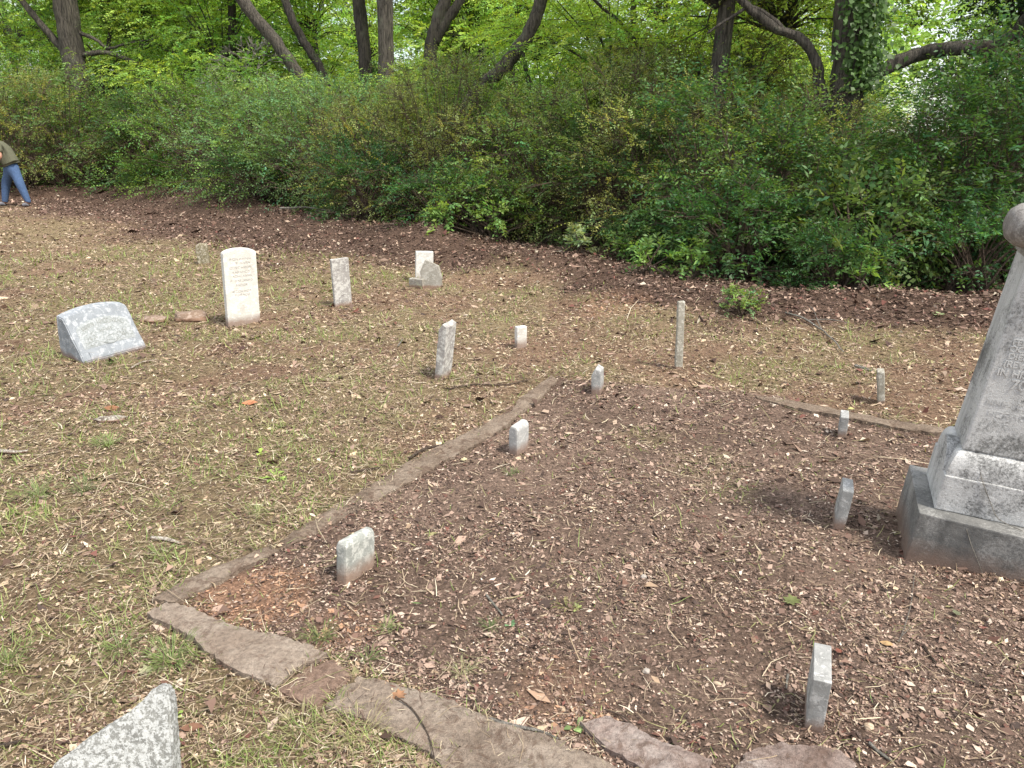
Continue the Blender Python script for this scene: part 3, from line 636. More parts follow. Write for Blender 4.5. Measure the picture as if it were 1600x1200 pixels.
# cap: square neck and cross vault with rounded ends
link("cap_neck", bm_mesh(boxm(jn + tp - .008, WF - jn - tp + .008, jn + tp - .008, DP - jn - tp + .008, zt + .002, zt + .05, .008), "cap_neck"), M_moncap, mon)
capx = (jn + tp - .008, WF - jn - tp + .008); capy = (jn + tp - .008, DP - jn - tp + .008)
def vault(c0, c1, half, axis, mid, z0):
    bm = bmesh.new(); n_ = 20; rings = []
    for e, sc2 in ((c0 - .070, .40), (c0 - .060, .64), (c0 - .035, .86), (c0 + .02, 1), (c1 - .02, 1), (c1 + .035, .86), (c1 + .060, .64), (c1 + .070, .40)):
        ring = []
        for i in range(n_):
            a = 2 * math.pi * i / n_; s_ = math.cos(a) * half * sc2; z = math.sin(a) * half * .62 * sc2 + z0
            ring.append(bm.verts.new((e, mid + s_, z) if axis == 'x' else (mid + s_, e, z)))
        rings.append(ring)
    for a_, c_ in zip(rings, rings[1:]):
        for i in range(n_): bm.faces.new((a_[i], a_[(i + 1) % n_], c_[(i + 1) % n_], c_[i]))
    bm.faces.new(rings[0]); bm.faces.new(rings[-1]); refine(bm, .05, 2); weather(bm, .002, 16); return bm
link("cap", bm_mesh(vault(*capx, (capy[1] - capy[0]) / 2 + .032, 'x', DP / 2, zt + .105), "cap", True), M_moncap, mon)
link("cap", bm_mesh(vault(*capy, (capy[1] - capy[0]) / 2 + .032, 'y', jn + tp + .13, zt + .107), "cap", True), M_moncap, mon)
# raised letters at the left margin of the front face
def text(s_, x, z, size, parent, mat, name="inscription"):
    c_ = bpy.data.curves.new(name, 'FONT'); c_.body = s_; c_.size = size; c_.extrude = .0012; c_.bevel_depth = .0006; c_.offset = .0006
    tmp = bpy.data.objects.new("tmp", c_); sc.collection.objects.link(tmp); bpy.context.view_layer.update()
    me = bpy.data.meshes.new_from_object(tmp.evaluated_get(bpy.context.evaluated_depsgraph_get())); bpy.data.objects.remove(tmp); bpy.data.curves.remove(c_); me.materials.clear()
    o = link(name, me, mat, parent)
    yy = jn + tp * (z - zs) / (zt - zs) - .0015; o.data.transform(Matrix.Translation((x, yy, z)) @ Matrix.Rotation(R_(90), 4, 'X')); return o
for s_, x_, z_, zz in [("P", .150, 1.004, .034), ("C", .150, .972, .036), ("FEB", .146, .904, .031), ("OCT.", .143, .878, .031), ("DIED", .146, .850, .031), ("(REV.", .139, .819, .033), ("IN HIS", .128, .783, .036), ("70", .182, .738, .052)]:
    text(s_, x_, z_, zz, mon, M_monside)
bmk = strokes(worn_letters(.125, .40, .665, .020, 11, rs) + worn_letters(.14, .40, .62, .020, 10, rs) + worn_letters(.15, .40, .575, .020, 10, rs), .0012)
on_face(bmk, "inscription", mon, Vector((0, jn + .0035, 0)), Vector((1, 0, 0)), Vector((0, 0, 1)), M_monside)
# dry vine stems on the monument
def tube_mesh(pts, rad, name, ns=6, jitter=0.0):
    pts = [Vector(p) for p in pts]; n_ = len(pts); V = []; Fs = []
    if not hasattr(rad, '__len__'): rad = [rad] * n_
    prev = None
    for i, p in enumerate(pts):
        d_ = (pts[min(i + 1, n_ - 1)] - pts[max(i - 1, 0)]).normalized()
        s_ = prev if prev is not None else (Vector((0, 0, 1)) if abs(d_.z) < .9 else Vector((1, 0, 0)))
        a_ = d_.cross(s_).normalized(); b_ = a_.cross(d_).normalized(); prev = b_
        for k in range(ns):
            t_ = 2 * math.pi * k / ns; rr = rad[i] * (1 + jitter * mnoise.noise(Vector((p.x * 5 + k, p.y * 5, p.z * 5)))); V.append(p + (a_ * math.cos(t_) + b_ * math.sin(t_)) * rr)
    for i in range(n_ - 1):
        for k in range(ns): Fs.append((i * ns + k, i * ns + (k + 1) % ns, (i + 1) * ns + (k + 1) % ns, (i + 1) * ns + k))
    me = bpy.data.meshes.new(name); me.from_pydata(V + [pts[0], pts[-1]], [], Fs + [(len(V), (k + 1) % ns, k) for k in range(ns)] + [(len(V) + 1, (n_ - 1) * ns + k, (n_ - 1) * ns + (k + 1) % ns) for k in range(ns)])
    me.polygons.foreach_set("use_smooth", np.ones(len(me.polygons), bool)); return me
def smooth_path(P, sub=4, wob=0.0):
    P = [Vector(p) for p in P]; out = []
    for i in range(len(P) - 1):
        p0, p1, p2, p3 = P[max(i - 1, 0)], P[i], P[i + 1], P[min(i + 2, len(P) - 1)]
        for j in range(sub):
            t_ = j / sub; q = .5 * ((2 * p1) + (p2 - p0) * t_ + (2 * p0 - 5 * p1 + 4 * p2 - p3) * t_ * t_ + (3 * p1 - p0 - 3 * p2 + p3) * t_ ** 3)
            out.append(q + mnoise.noise_vector(q * 9) * wob)
    out.append(P[-1]); return out
def interp_r(rs_, n_): return list(np.interp(np.linspace(0, 1, n_), np.linspace(0, 1, len(rs_)), rs_))
vp = smooth_path([(.17, i2 + .012, h1 + h2 + .045), (.19, i2 - .004, h1 + h2), (.235, i2 - .006, h1 + .08), (.28, i2 - .008, h1 + .02), (.36, .02, h1 + .006)], 5, .002)
tag(link("dry_vine", tube_mesh([mon.matrix_basis @ p for p in vp], .0016, "dry_vine", 5), M_pale), "thin dry vine crossing the upper block of the monument", "vine")
vp = smooth_path([(.17, -.008, h1 - .02), (.20, -.012, .13), (.225, -.016, .09), (.26, -.018, .03), (.28, -.024, -.01)], 5, .002)
tag(link("dry_vine", tube_mesh([mon.matrix_basis @ p for p in vp], .0014, "dry_vine", 5), M_pale), "thin dry vine hanging down the front of the monument plinth", "vine")
# ------------------------------------------------------------------ sticks on the ground
def stick(name, label, cat, px, rad, mat, lift=.006, wob=.004, forks=()):
    P = [gp(u, v) for u, v in px]; P = [(p[0], p[1], gzz(p[0], p[1]) + rad * .6 + lift) for p in P]
    pp = smooth_path(P, 5, wob); o0 = Vector(pp[0]); me = tube_mesh([p - o0 for p in pp], interp_r([rad, rad * .9, rad * .55], len(pp)), name, 6, .3)
    o = link(name, me, mat); o.location = o0
    for f_ in forks:
        P = [gp(u, v) for u, v in f_]; P = [(p[0], p[1], gzz(p[0], p[1]) + rad + lift + .01 * i) for i, p in enumerate(P)]; pp = smooth_path(P, 4, wob)
        link("side_branch", tube_mesh([p - o0 for p in pp], interp_r([rad * .6, rad * .35], len(pp)), "side_branch", 5, .3), mat, o)
    return tag(o, label, cat)
stick("dead_branch", "pale forked dead branch lying at the foot of the hedge", "branch", [(440, 352), (475, 350), (490, 342), (525, 348), (548, 352)], .018, M_pale, .10, .01, [[(475, 351), (500, 356), (520, 358)], [(520, 348), (527, 360)]])
stick("dead_branch", "bent pale branch on the leaf bank right of the tall post stone", "branch", [(1225, 503), (1250, 510), (1278, 522), (1300, 535), (1318, 552)], .008, M_pale, .02, .008, [[(1262, 514), (1300, 513), (1325, 517)], [(1282, 524), (1270, 505), (1262, 498)]])
stick("stick", "short pale stick behind the narrow brownish marker", "stick", [(1335, 573), (1350, 576), (1362, 581)], .012, M_pale)
stick("stick", "lichen-spotted pale stick along the wide brown slab edge", "stick", [(766, 1125), (790, 1131), (815, 1137), (845, 1142), (872, 1152)], .0055, M_pale, .01, .001)
stick("vine_stem", "curved brown vine lying over the wide brown slab with a leaf at its top", "vine", [(618, 1095), (640, 1110), (655, 1128), (668, 1150), (676, 1175), (680, 1200)], .0024, M_twig, .02, .002)
stick("vine_stem", "curved brown vine running over the crumbled pale coping", "vine", [(945, 1105), (975, 1118), (1000, 1140), (1020, 1162), (1045, 1182), (1058, 1204)], .0026, M_twig, .012, .002)
stick("stick", "short thick grey stick left of the small weeds in the centre mulch", "stick", [(760, 927), (770, 938), (785, 957)], .0052, M_pale, .004, .001)
stick("stick", "straight brown twig pointing to the weed in the centre mulch", "stick", [(745, 993), (770, 985), (792, 976)], .002, M_twig, .004, .001)
stick("stick", "brown stick resting along the coping near its middle", "stick", [(640, 716), (660, 703), (680, 698), (700, 692)], .007, M_twig, .012, .003)
stick("stick", "thin brown stick left of the coping below the first bend", "stick", [(548, 738), (575, 735), (596, 731)], .005, M_twig, .008, .003)
stick("stick", "pale rotten stick by the grass tufts at left", "stick", [(236, 839), (260, 843), (288, 849)], .009, M_chunk, .004, .002)
stick("stick", "weathered log end lying at the left edge", "stick", [(-20, 703), (5, 705), (25, 706), (44, 704)], .012, M_chunk, .006, .002)
stick("stick", "tan twig at the bottom left corner", "stick", [(-10, 1172), (10, 1167), (34, 1161)], .006, M_twig, .01, .001)
stick("stick", "grey split stick in the bottom right litter", "stick", [(1358, 1160), (1372, 1172), (1394, 1184)], .005, M_pale, .005, .001)
stick("stick", "dark flat stick right of the tan fallen leaf", "stick", [(1444, 1002), (1452, 1016), (1464, 1030)], .0055, M_twig, .004, .001)
stick("stick", "short pale chip of wood left of the nearest grey marker", "stick", [(1232, 1050), (1230, 1062), (1229, 1073)], .004, M_pale, .004, .0005)
stick("stick", "long thin yellow stem at the right edge litter", "stick", [(1470, 1040), (1510, 1058), (1560, 1072), (1615, 1080)], .0022, M_twig, .012, .002)
stick("stick", "thin stem lying behind the nearest grey marker", "stick", [(1180, 1040), (1215, 1015), (1262, 1001), (1310, 1000), (1365, 1003)], .0016, M_twig, .012, .002)
stick("stick", "upright-running forked stem above the tan fallen leaf", "stick", [(1405, 998), (1415, 975), (1424, 940), (1428, 905), (1431, 890)], .0016, M_pale, .010, .002, [[(1408, 992), (1420, 985), (1428, 981)]])
stick("stick", "long thin twig parallel to the far end of the coping", "stick", [(700, 608), (740, 602), (790, 600), (830, 592)], .006, M_twig, .01, .004)
stick("stick", "short light twig below the small slab at left", "stick", [(205, 575), (222, 566), (246, 562)], .007, M_chunk, .006, .002)
stick("stick", "small cream twig standing out left of the leaning white stone", "stick", [(622, 540), (629, 530)], .007, M_pale, .01, 0)
rock("white and black flaking chunk of rotten wood at left", 172, 658, .085, .03, .02, M_chunk, 12, "wood chunk", .5, .25, .2, name="wood_chunk")
# ------------------------------------------------------------------ fallen leaves as things
def big_leaf(name, label, u, v, outline, size, col, rz=0, tilt=(0, 0), veins=True, cat="leaf"):
    p = gp(u, v); bm = bmesh.new(); c_ = bm.verts.new((0, 0, .004)); k = [bm.verts.new((x * size, y * size, .002 + .10 * size * math.sin(3 * x + 2 * y) + .14 * size * abs(y))) for x, y in outline]
    for i in range(len(k)): bm.faces.new((c_, k[i], k[(i + 1) % len(k)]))
    bmesh.ops.subdivide_edges(bm, edges=bm.edges[:], cuts=2); 
    me = bm_mesh(bm, name, True); a_ = me.color_attributes.new("Col", 'FLOAT_COLOR', 'POINT')
    for i, vv in enumerate(me.vertices): f_ = .8 + .4 * mnoise.noise(vv.co * 60); a_.data[i].color = (col[0] * f_, col[1] * f_, col[2] * f_, 1)
    o = link(name, me, M_grass if col[1] > col[0] else M_litter); o.location = (p[0], p[1], gzz(p[0], p[1]) + .012); o.rotation_euler = (tilt[0], tilt[1], rz); return tag(o, label, cat)
oval = [(-1, 0), (-.6, .32), (0, .42), (.6, .28), (1, 0), (.6, -.3), (0, -.4), (-.6, -.3)]
maple = [(-1, 0), (-.5, .15), (-.6, .7), (-.1, .45), (.15, 1), (.4, .5), (.9, .6), (.65, .15), (1.1, -.1), (.6, -.25), (.7, -.8), (.15, -.45), (-.1, -.9), (-.3, -.35), (-.7, -.5), (-.5, -.1)]
big_leaf("fallen_leaf", "tan maple leaf on the wide brown slab", 622, 1090, maple, .026, (.36, .19, .10), .3)
big_leaf("fallen_leaf", "curled tan leaf in the mulch behind the nearest grey marker", 1386, 1002, oval, .022, (.42, .27, .13), -.5, (.3, 0))
big_leaf("fallen_leaf", "torn yellow-green leaf in the mulch left of the monument plinth", 1236, 940, maple, .036, (.24, .27, .10), .1)
big_leaf("fallen_leaf", "crumpled grey-green leaf below the monument plinth corner", 1494, 956, maple, .022, (.26, .28, .17), 1.1, (.3, .2))
big_leaf("fallen_leaf", "orange brown leaf in the litter left of the leaning white stone", 390, 628, oval, .05, (.42, .17, .085), .4, (.3, .1))
big_leaf("fallen_leaf", "upturned reddish brown leaf behind the rotten wood chunk", 176, 640, oval, .05, (.26, .12, .06), .6, (.5, .3))
big_leaf("fallen_leaf", "pale yellow decayed leaf just above the lichen-covered broken stone", 226, 1046, maple, .026, (.52, .48, .30), .7, (.1, .1))
big_leaf("fallen_leaf", "red-brown leaf touching the top of the nearest grey marker", 1310, 1018, maple, .014, (.24, .08, .05), .7, (.1, .1))
big_leaf("fallen_leaf", "small yellow leaf behind the small marker on the distant coping", 1330, 637, maple, .022, (.50, .45, .18), .2)
big_leaf("fallen_leaf", "pale cream leaf right of the coping near the smooth pale marker", 725, 717, maple, .022, (.50, .44, .26), .2)
big_leaf("fallen_leaf", "light green leaf in the litter before the hedge at right", 1464, 508, maple, .06, (.36, .44, .22), .2)
big_leaf("fallen_leaf", "pointed green leaf below the chunky marker", 650, 944, [(-1, 0), (0, .16), (1, 0), (0, -.16)], .024, (.22, .32, .12), -.15)
big_leaf("fallen_leaf", "large dark reddish leaf scrap by the bottom left slab", 300, 1135, oval, .032, (.20, .10, .06), .2, (.2, .1))
def weed(name, label, u, v, n_, L, W, col, spread=1.0, seed=0, up_=.8, p=None, cat="plant", stemL=.5):
    """rosette of pointed leaves on short stems"""
    r2 = np.random.default_rng(seed); p = gp(u, v) if p is None else p; z0 = gzz(p[0], p[1]); V = [np.zeros(3)]; Fc = []; cs = [np.array(col)]
    for i in range(n_):
        az = r2.random() * 6.283; el = R_(15) + r2.random() * R_(75) * up_; s_ = r2.random() * stemL * L * 2
        base_ = np.array([math.cos(az), math.sin(az), 0]) * s_ * .5 * spread + np.array([0, 0, s_ * up_]); l = L * (.6 + .7 * r2.random())
        d_ = np.array([math.cos(az) * math.cos(el), math.sin(az) * math.cos(el), math.sin(el)]); sd_ = np.array([-math.sin(az), math.cos(az), 0]); dn = np.array([0, 0, -1.0])
        ww = W * (.7 + .6 * r2.random()); m1 = base_ + d_ * l * .5 + dn * l * .03; tip = base_ + d_ * l * .9 + dn * l * .28; st = sd_ * min(W * .3, .0008 + .0003 * p[1]); k = len(V)
        V += [base_ + st, base_ - st, m1 + sd_ * ww, m1 - sd_ * ww, tip]; Fc += [(0, k, k + 1), (k, k + 2, k + 3, k + 1), (k + 2, k + 4, k + 3)]; cs += [np.array(col) * (.65 + .7 * r2.random())] * 5
    me = bpy.data.meshes.new(name); me.from_pydata([tuple(q) for q in V], [], Fc); a_ = me.color_attributes.new("Col", 'FLOAT_COLOR', 'POINT')
    a_.data.foreach_set("color", np.hstack([np.array(cs), np.ones((len(cs), 1))]).astype(np.float32).ravel()); o = link(name, me, M_grass); o.location = (p[0], p[1], z0)
    return tag(o, label, cat)
G1 = (.19, .25, .085); G2 = (.14, .20, .07); G3 = (.30, .42, .11)
tufts = [("bright grass tuft at the edge of the light grey corner slab", 500, 992, 110, .045, .0016, G1), ("grass tuft right of the bright one by the corner slab", 603, 978, 70, .035, .0014, G1), ("small grass tuft behind the cracked reddish slab", 574, 1030, 60, .035, .0015, G1),
 ("large grass tuft above the lichen-covered broken stone", 268, 1030, 200, .065, .0018, G1), ("sprawling grass tuft left of the large one", 185, 1010, 120, .055, .0018, G1), ("green tuft at the left edge below the slant-faced headstone's far side", 60, 772, 120, .07, .0022, G1), ("low green tuft right of the edge tuft at left", 130, 765, 90, .06, .0022, G2),
 ("round grass tuft below the rotten wood chunk", 168, 695, 110, .06, .003, G1), ("grass tuft beside the pale rotten stick", 255, 866, 90, .05, .002, G1), ("thin grass tuft before the coping's lower end", 405, 800, 60, .045, .002, (.26, .30, .12)), ("small dark grass clump in the centre mulch", 765, 975, 60, .03, .0014, G2),
 ("faint dry grass tuft by the wide brown slab", 720, 1050, 70, .04, .0013, (.30, .30, .16)), ("green tuft at the left edge above the corner", 12, 1035, 90, .06, .0018, G1), ("dark clump at the foot of the slant-faced headstone", 172, 566, 60, .035, .0035, (.09, .13, .04)), ("short grass clump right of the smooth pale marker's foot", 798, 738, 60, .03, .002, G2), ("sparse yellow tuft at centre right of the plot", 885, 945, 40, .035, .0014, (.34, .34, .12)),
 ("dry pale grass tuft between the small slab and bottom left stone", 560, 1150, 90, .06, .0013, (.40, .36, .20)), ("pale dry tuft left of the wide brown slab", 470, 1140, 110, .06, .0013, (.38, .35, .19))]
for i, (lb, u, v, n_, L, W, c_) in enumerate(tufts): weed("grass_tuft", lb, u, v, int(n_ * .8), L * 1.05, W * .8, c_, 2.6, i, .62, None, "grass tuft", .45)
weed("seedling", "green four-leaved seedling lying by the pale stick at the bottom", 900, 1128, 7, .034, .009, (.30, .42, .16), 1, 51, .2, cat="seedling")
weed("seedling", "small broad-leaved green seedling right of the bottom left stone", 272, 1116, 6, .026, .008, (.30, .42, .10), 1, 52, .5, cat="seedling")
weed("seedling", "blue-green star-leaved seedling at the tip of the brown twig", 796, 970, 8, .022, .005, (.16, .30, .14), 1, 53, .4, cat="seedling")
weed("seedling", "yellow-green seedling in the centre of the lower mulch", 902, 948, 8, .02, .005, (.34, .38, .14), 1, 54, .5, cat="seedling")
weed("seedling", "upright lime seedling in the grass at left", 408, 712, 8, .04, .010, (.34, .46, .10), 1, 55, .9, cat="seedling")
weed("seedling", "low lime weeds between the grass and the coping", 430, 742, 16, .04, .010, (.30, .42, .10), 2.6, 56, .3, cat="seedling")
# ------------------------------------------------------------------ foliage generators
def leaf_quads(P, d, nrm, L, W, droop=.15):
    """folded leaf: base, left, tip, right"""
    s_ = np.cross(nrm, d); s_ /= np.linalg.norm(s_, axis=1)[:, None] + 1e-9; L = L[:, None]; W = W[:, None]
    m = P + d * L * .45; tip = P + d * L - nrm * L * droop
    return np.stack([P, m + s_ * W * .5, tip, m - s_ * W * .5], 1)
def unit(v): return v / (np.linalg.norm(v, axis=-1, keepdims=True) + 1e-9)
def sprays(r2, org, dirs, lens, nl, L, W, col, cvar=.35, upw=.9, droop=.25):
    """each spray is a short arching twig with leaves alternating on both sides"""
    n = len(org); t = (np.arange(nl) + .6) / nl; T = np.tile(t, (n, 1)) + r2.normal(0, .02, (n, nl))
    d = unit(dirs); side = unit(np.cross(d, np.array([0, 0, 1.]))); pn = unit(np.cross(side, d) + r2.normal(0, .35, (n, 3)))
    side = unit(np.cross(d, pn)); ln = lens[:, None, None]
    P = org[:, None] + d[:, None] * ln * T[..., None]; P[..., 2] -= (droop * lens[:, None] * T ** 2)
    sg = np.where(np.arange(nl) % 2 == 0, 1., -1.)[None, :, None]
    ld = unit(d[:, None] * .55 + side[:, None] * sg * .85 + r2.normal(0, .28, (n, nl, 3)) + np.array([0, 0, -.12]))
    nn_ = unit(pn[:, None] * upw + r2.normal(0, .42, (n, nl, 3))); k = n * nl
    Ls = L * (.7 + .6 * r2.random(k)) * np.tile(1 - .35 * t, n); Ws = W * (.75 + .5 * r2.random(k)) * np.tile(1 - .3 * t, n)
    V = leaf_quads(P.reshape(k, 3), ld.reshape(k, 3), nn_.reshape(k, 3), Ls, Ws)
    cm = np.repeat(1 + r2.normal(0, cvar * .5, (n, 1)), nl, 0) * (1 + r2.normal(0, cvar * .4, (k, 1))); cm = np.clip(cm, .4, 1.9)
    hue = np.repeat(r2.normal(0, .10, (n, 1)), nl, 0); c = np.array(col)[None] * cm; c = c * np.stack([1 + hue[:, 0] * 1.6, 1 + hue[:, 0] * .3, 1 - hue[:, 0]], 1)
    return V, np.clip(c, .005, .9)
def foliage_mesh(name, V, c):
    n = len(V); return mesh_np(name, V.reshape(-1, 3), np.arange(n * 4), 4, np.repeat(c, 4, 0))
def tubes_np(segs, r0, r1, name, ns=4):
    """segs (n,2,3) as thin tapered prisms in one mesh (the stems of ONE plant)"""
    n = len(segs); a = segs[:, 0]; b_ = segs[:, 1]; d = unit(b_ - a); s1 = unit(np.cross(d, np.array([.3, .2, .93]))); s2 = np.cross(d, s1)
    an = np.arange(ns) * 2 * np.pi / ns; ring = s1[:, None] * np.cos(an)[None, :, None] + s2[:, None] * np.sin(an)[None, :, None]
    r0 = np.broadcast_to(r0, n)[:, None, None]; r1 = np.broadcast_to(r1, n)[:, None, None]
    V = np.concatenate([a[:, None] + ring * r0, b_[:, None] + ring * r1], 1); b0 = (np.arange(n) * 2 * ns)[:, None, None]
    k = np.arange(ns); Fq = np.stack([k, (k + 1) % ns, (k + 1) % ns + ns, k + ns], 1)[None]
    return mesh_np(name, V, b0 + Fq, 4)
def bush_meshes(name, seed, rad, hgt, L, W, col, nclump=70, nsp=14, nl=12, splen=.32, shell=.35, cvar=.35):
    r2 = np.random.default_rng(seed); nst = 9
    # clump centres through an uneven dome
    th = r2.random(nclump) * 2 * np.pi; zz = r2.random(nclump) ** .8; rr = np.sqrt(np.clip(1 - (zz * .93) ** 2.4, .05, 1)) * (1 - shell * r2.random(nclump) ** 1.5)
    lump = 1 + .22 * np.sin(th * 3 + seed) + .12 * np.sin(th * 7 + seed * 2)
    cen = np.stack([np.cos(th) * rr * rad * lump, np.sin(th) * rr * rad * lump, .08 + zz * hgt * (.85 + .15 * lump)], 1)
    out = unit(cen - np.array([0, 0, hgt * .35])); k = nclump * nsp
    cc = np.repeat(cen, nsp, 0); oo = np.repeat(out, nsp, 0)
    org = cc + r2.normal(0, 1, (k, 3)) * np.array([.17, .17, .11]) * (rad / 1.3); dirs = unit(oo + r2.normal(0, .55, (k, 3)) + np.array([0, 0, .05]))
    ctone = np.repeat(1 + r2.normal(0, .16, (nclump, 1)), nsp * nl, 0)
    V, c = sprays(r2, org, dirs, splen * (.6 + .8 * r2.random(k)), nl, L, W, col, cvar); c = np.clip(c * ctone, .005, .9)
    fm = foliage_mesh(name + "_foliage", V, c); fm.materials.append(M_leaf)
    # stems: from the root to each clump with a bend, then to the sprays
    roots = np.stack([r2.normal(0, .12, nst), r2.normal(0, .12, nst), np.zeros(nst)], 1); which = r2.integers(0, nst, nclump)
    A0 = roots[which]; mid = A0 * .4 + cen * .45 + np.array([0, 0, .15 * hgt]) * r2.random((nclump, 1)); sg = [np.stack([A0, mid], 1), np.stack([mid, cen], 1)]
    tw = np.stack([cc, org + dirs * splen * .7], 1)[r2.random(k) < .55]
    segs = np.concatenate(sg + [tw]); r0 = np.concatenate([np.full(nclump, .017), np.full(nclump, .010), np.full(len(tw), .0035)]); r1 = np.concatenate([np.full(nclump, .010), np.full(nclump, .004), np.full(len(tw), .0018)])
    sm = tubes_np(segs, r0, r1, name + "_stems"); sm.materials.append(M_twig)
    return fm, sm
OLIVE = (.29, .33, .11); MID = (.165, .275, .078); DARK = (.070, .145, .043); BLUE = (.165, .285, .115); LIME = (.22, .36, .09)
BV = {}
for nm, a in dict(olive_a=(1, 1.35, 2.2, .042, .020, OLIVE, 80, 15, 13, .34), olive_b=(2, 1.3, 2.3, .040, .019, (.17, .215, .075), 80, 15, 13, .36), mid_a=(3, 1.35, 2.2, .062, .027, MID, 78, 13, 11, .36),
    mid_b=(4, 1.3, 2.2, .058, .026, (.16, .28, .06), 78, 13, 11, .36), blue=(5, 1.3, 2.1, .060, .024, BLUE, 78, 13, 12, .36), dark_a=(6, 1.35, 2.3, .070, .032, DARK, 70, 12, 11, .38), dark_b=(7, 1.3, 2.3, .080, .034, (.075, .16, .05), 66, 12, 10, .40)).items():
    BV[nm] = bush_meshes(nm, a[0], a[1], a[2], a[3], a[4], a[5], a[6], a[7], a[8], a[9])
BV["lime_low"] = bush_meshes("lime_low", 8, .55, .55, .055, .026, LIME, 46, 10, 10, .2); BV["green_low"] = bush_meshes("green_low", 9, .55, .8, .055, .022, (.070, .16, .050), 46, 11, 11, .24)
BV["big_leaf"] = bush_meshes("big_leaf", 10, .5, .7, .085, .036, (.12, .19, .06), 30, 8, 9, .3)
BV["shoot"] = bush_meshes("shoot", 12, .17, .26, .080, .030, (.20, .36, .10), 9, 4, 8, .13); BV["shoot_pale"] = bush_meshes("shoot_pale", 13, .17, .24, .075, .030, (.30, .38, .20), 8, 4, 8, .12); BV["shoot_lime"] = bush_meshes("shoot_lime", 14, .22, .13, .040, .018, (.24, .36, .11), 16, 5, 8, .09)
def shrub(name, label, var, x, y, sx, sz, rz, group=None, cat="shrub"):
    fm, sm = BV[var]; o = empty(name, (x, y, gzz(x, y) - .03), rz); o.scale = (sx, sx, sz); tag(o, label, cat, group)
    link("foliage", fm, None, o); link("stems", sm, None, o); return o
front = [
 (-60, 21.6, 'olive_b', 1.4, 1.5, "olive shrub at the left edge behind the walking man's back foot"), (30, 21.8, 'olive_a', 1.5, 1.6, "olive small-leaved shrub directly behind the walking man"),
 (110, 22.6, 'mid_a', 1.5, 1.35, "mid green shrub at the foot of the thick straight trunk"), (190, 23.3, 'mid_b', 1.4, 1.2, "bright green shrub right of the thick trunk's foot"),
 (265, 21.6, 'dark_a', 1.35, 1.15, "darker shrub between the thick trunk and the leaf mound"), (330, 20.0, 'mid_b', 1.3, 1.2, "yellowish green shrub behind the leaf mound"),
 (400, 18.2, 'blue', 1.3, 1.15, "blue-green fine-leaved shrub right of the leaf mound"), (460, 16.8, 'mid_a', 1.15, 1.05, "feathery green shrub behind the forked dead branch"),
 (530, 15.6, 'blue', 1.1, 1.05, "blue-green shrub right of the forked dead branch"), (610, 14.9, 'olive_a', 1.1, 1.08, "olive shrub behind the white square slab"),
 (690, 13.9, 'olive_b', 1.05, 1.1, "olive shrub above the leaning broken slab"), (775, 13.3, 'olive_a', 1.0, 1.03, "olive shrub behind the lime green low shrub"),
 (860, 12.6, 'mid_a', 1.0, 1.0, "dim green shrub right of the lime green low shrub"), (940, 11.9, 'olive_b', 1.0, 1.04, "tall olive shrub above the leafy shoots"),
 (1020, 11.2, 'olive_a', .98, 1.1, "olive shrub at the centre right of the hedge"), (1105, 10.3, 'dark_b', .95, 1.0, "dark broad-leaved shrub above the tall post stone"),
 (1185, 9.9, 'mid_a', .95, 1.0, "dark green shrub left of the ivy-covered tree"), (1265, 9.6, 'dark_a', .95, 1.03, "dark shrub before the ivy-covered tree"),
 (1350, 9.3, 'mid_a', .92, 1.0, "green shrub right of the ivy-covered tree's foot"), (1430, 9.2, 'dark_b', .95, 1.08, "dark large-leaved shrub under the long mossy limb"),
 (1515, 9.1, 'dark_a', .97, 1.1, "dark shrub left of the monument cap"), (1600, 9.0, 'dark_b', 1.0, 1.15, "dark shrub behind the monument shaft"), (1700, 9.2, 'mid_a', 1.0, 1.15, "green shrub beyond the monument at the right")]
for i, (u, Y_, var, sx, sz, lb) in enumerate(front):
    x = (u - 800) / F * (Y_ * math.cos(PITCH) + .4) ; shrub("shrub", lb, var, x, Y_, sx, sz * float(np.interp(u, [0, 400, 800, 1150, 1385, 1480, 1700], [.88, .94, .98, .86, .47, .80, .92])) * (.9 + .25 * ((i * 37 % 11) / 10)), i * 2.1, "shrubs along the front of the hedge")
for i, (u, Y_, var, sx, sz, lb) in enumerate([(755, 12.0, 'lime_low', 1.4, 1.5, "low lime green shrub glowing at the hedge foot"), (700, 12.2, 'green_low', 1.25, 1.2, "low blue-green shrub left of the lime green one"), (575, 13.7, 'green_low', 1.3, 1.5, "low feathery green shrub behind the white slabs"), (1145, 8.9, 'green_low', 1.3, 1.25, "low lush green shrub right of the post stone"),
    (1335, 8.3, 'big_leaf', 1.1, 1.5, "pale large-leaved sapling sticking out of the right hedge"), (1530, 8.0, 'green_low', 1.0, 1.1, "low green shrub at the foot of the hedge beside the monument"), (1310, 8.0, 'green_low', .8, .8, "low dusty green shrub below the pale sapling"), (1010, 10.0, 'green_low', .8, .7, "low green shrub behind the leafy shoots"), (400, 16.7, 'green_low', 1.5, 1.2, "low green shrub right of the leaf mound crest"), (250, 20.4, 'lime_low', 1.5, 1.3, "low yellowish shrub left of the leaf mound")]):
    x = (u - 800) / F * (Y_ * math.cos(PITCH) + .4); shrub("low_shrub", lb, var, x, Y_, sx, sz, i * 1.7, "low shrubs at the hedge foot")
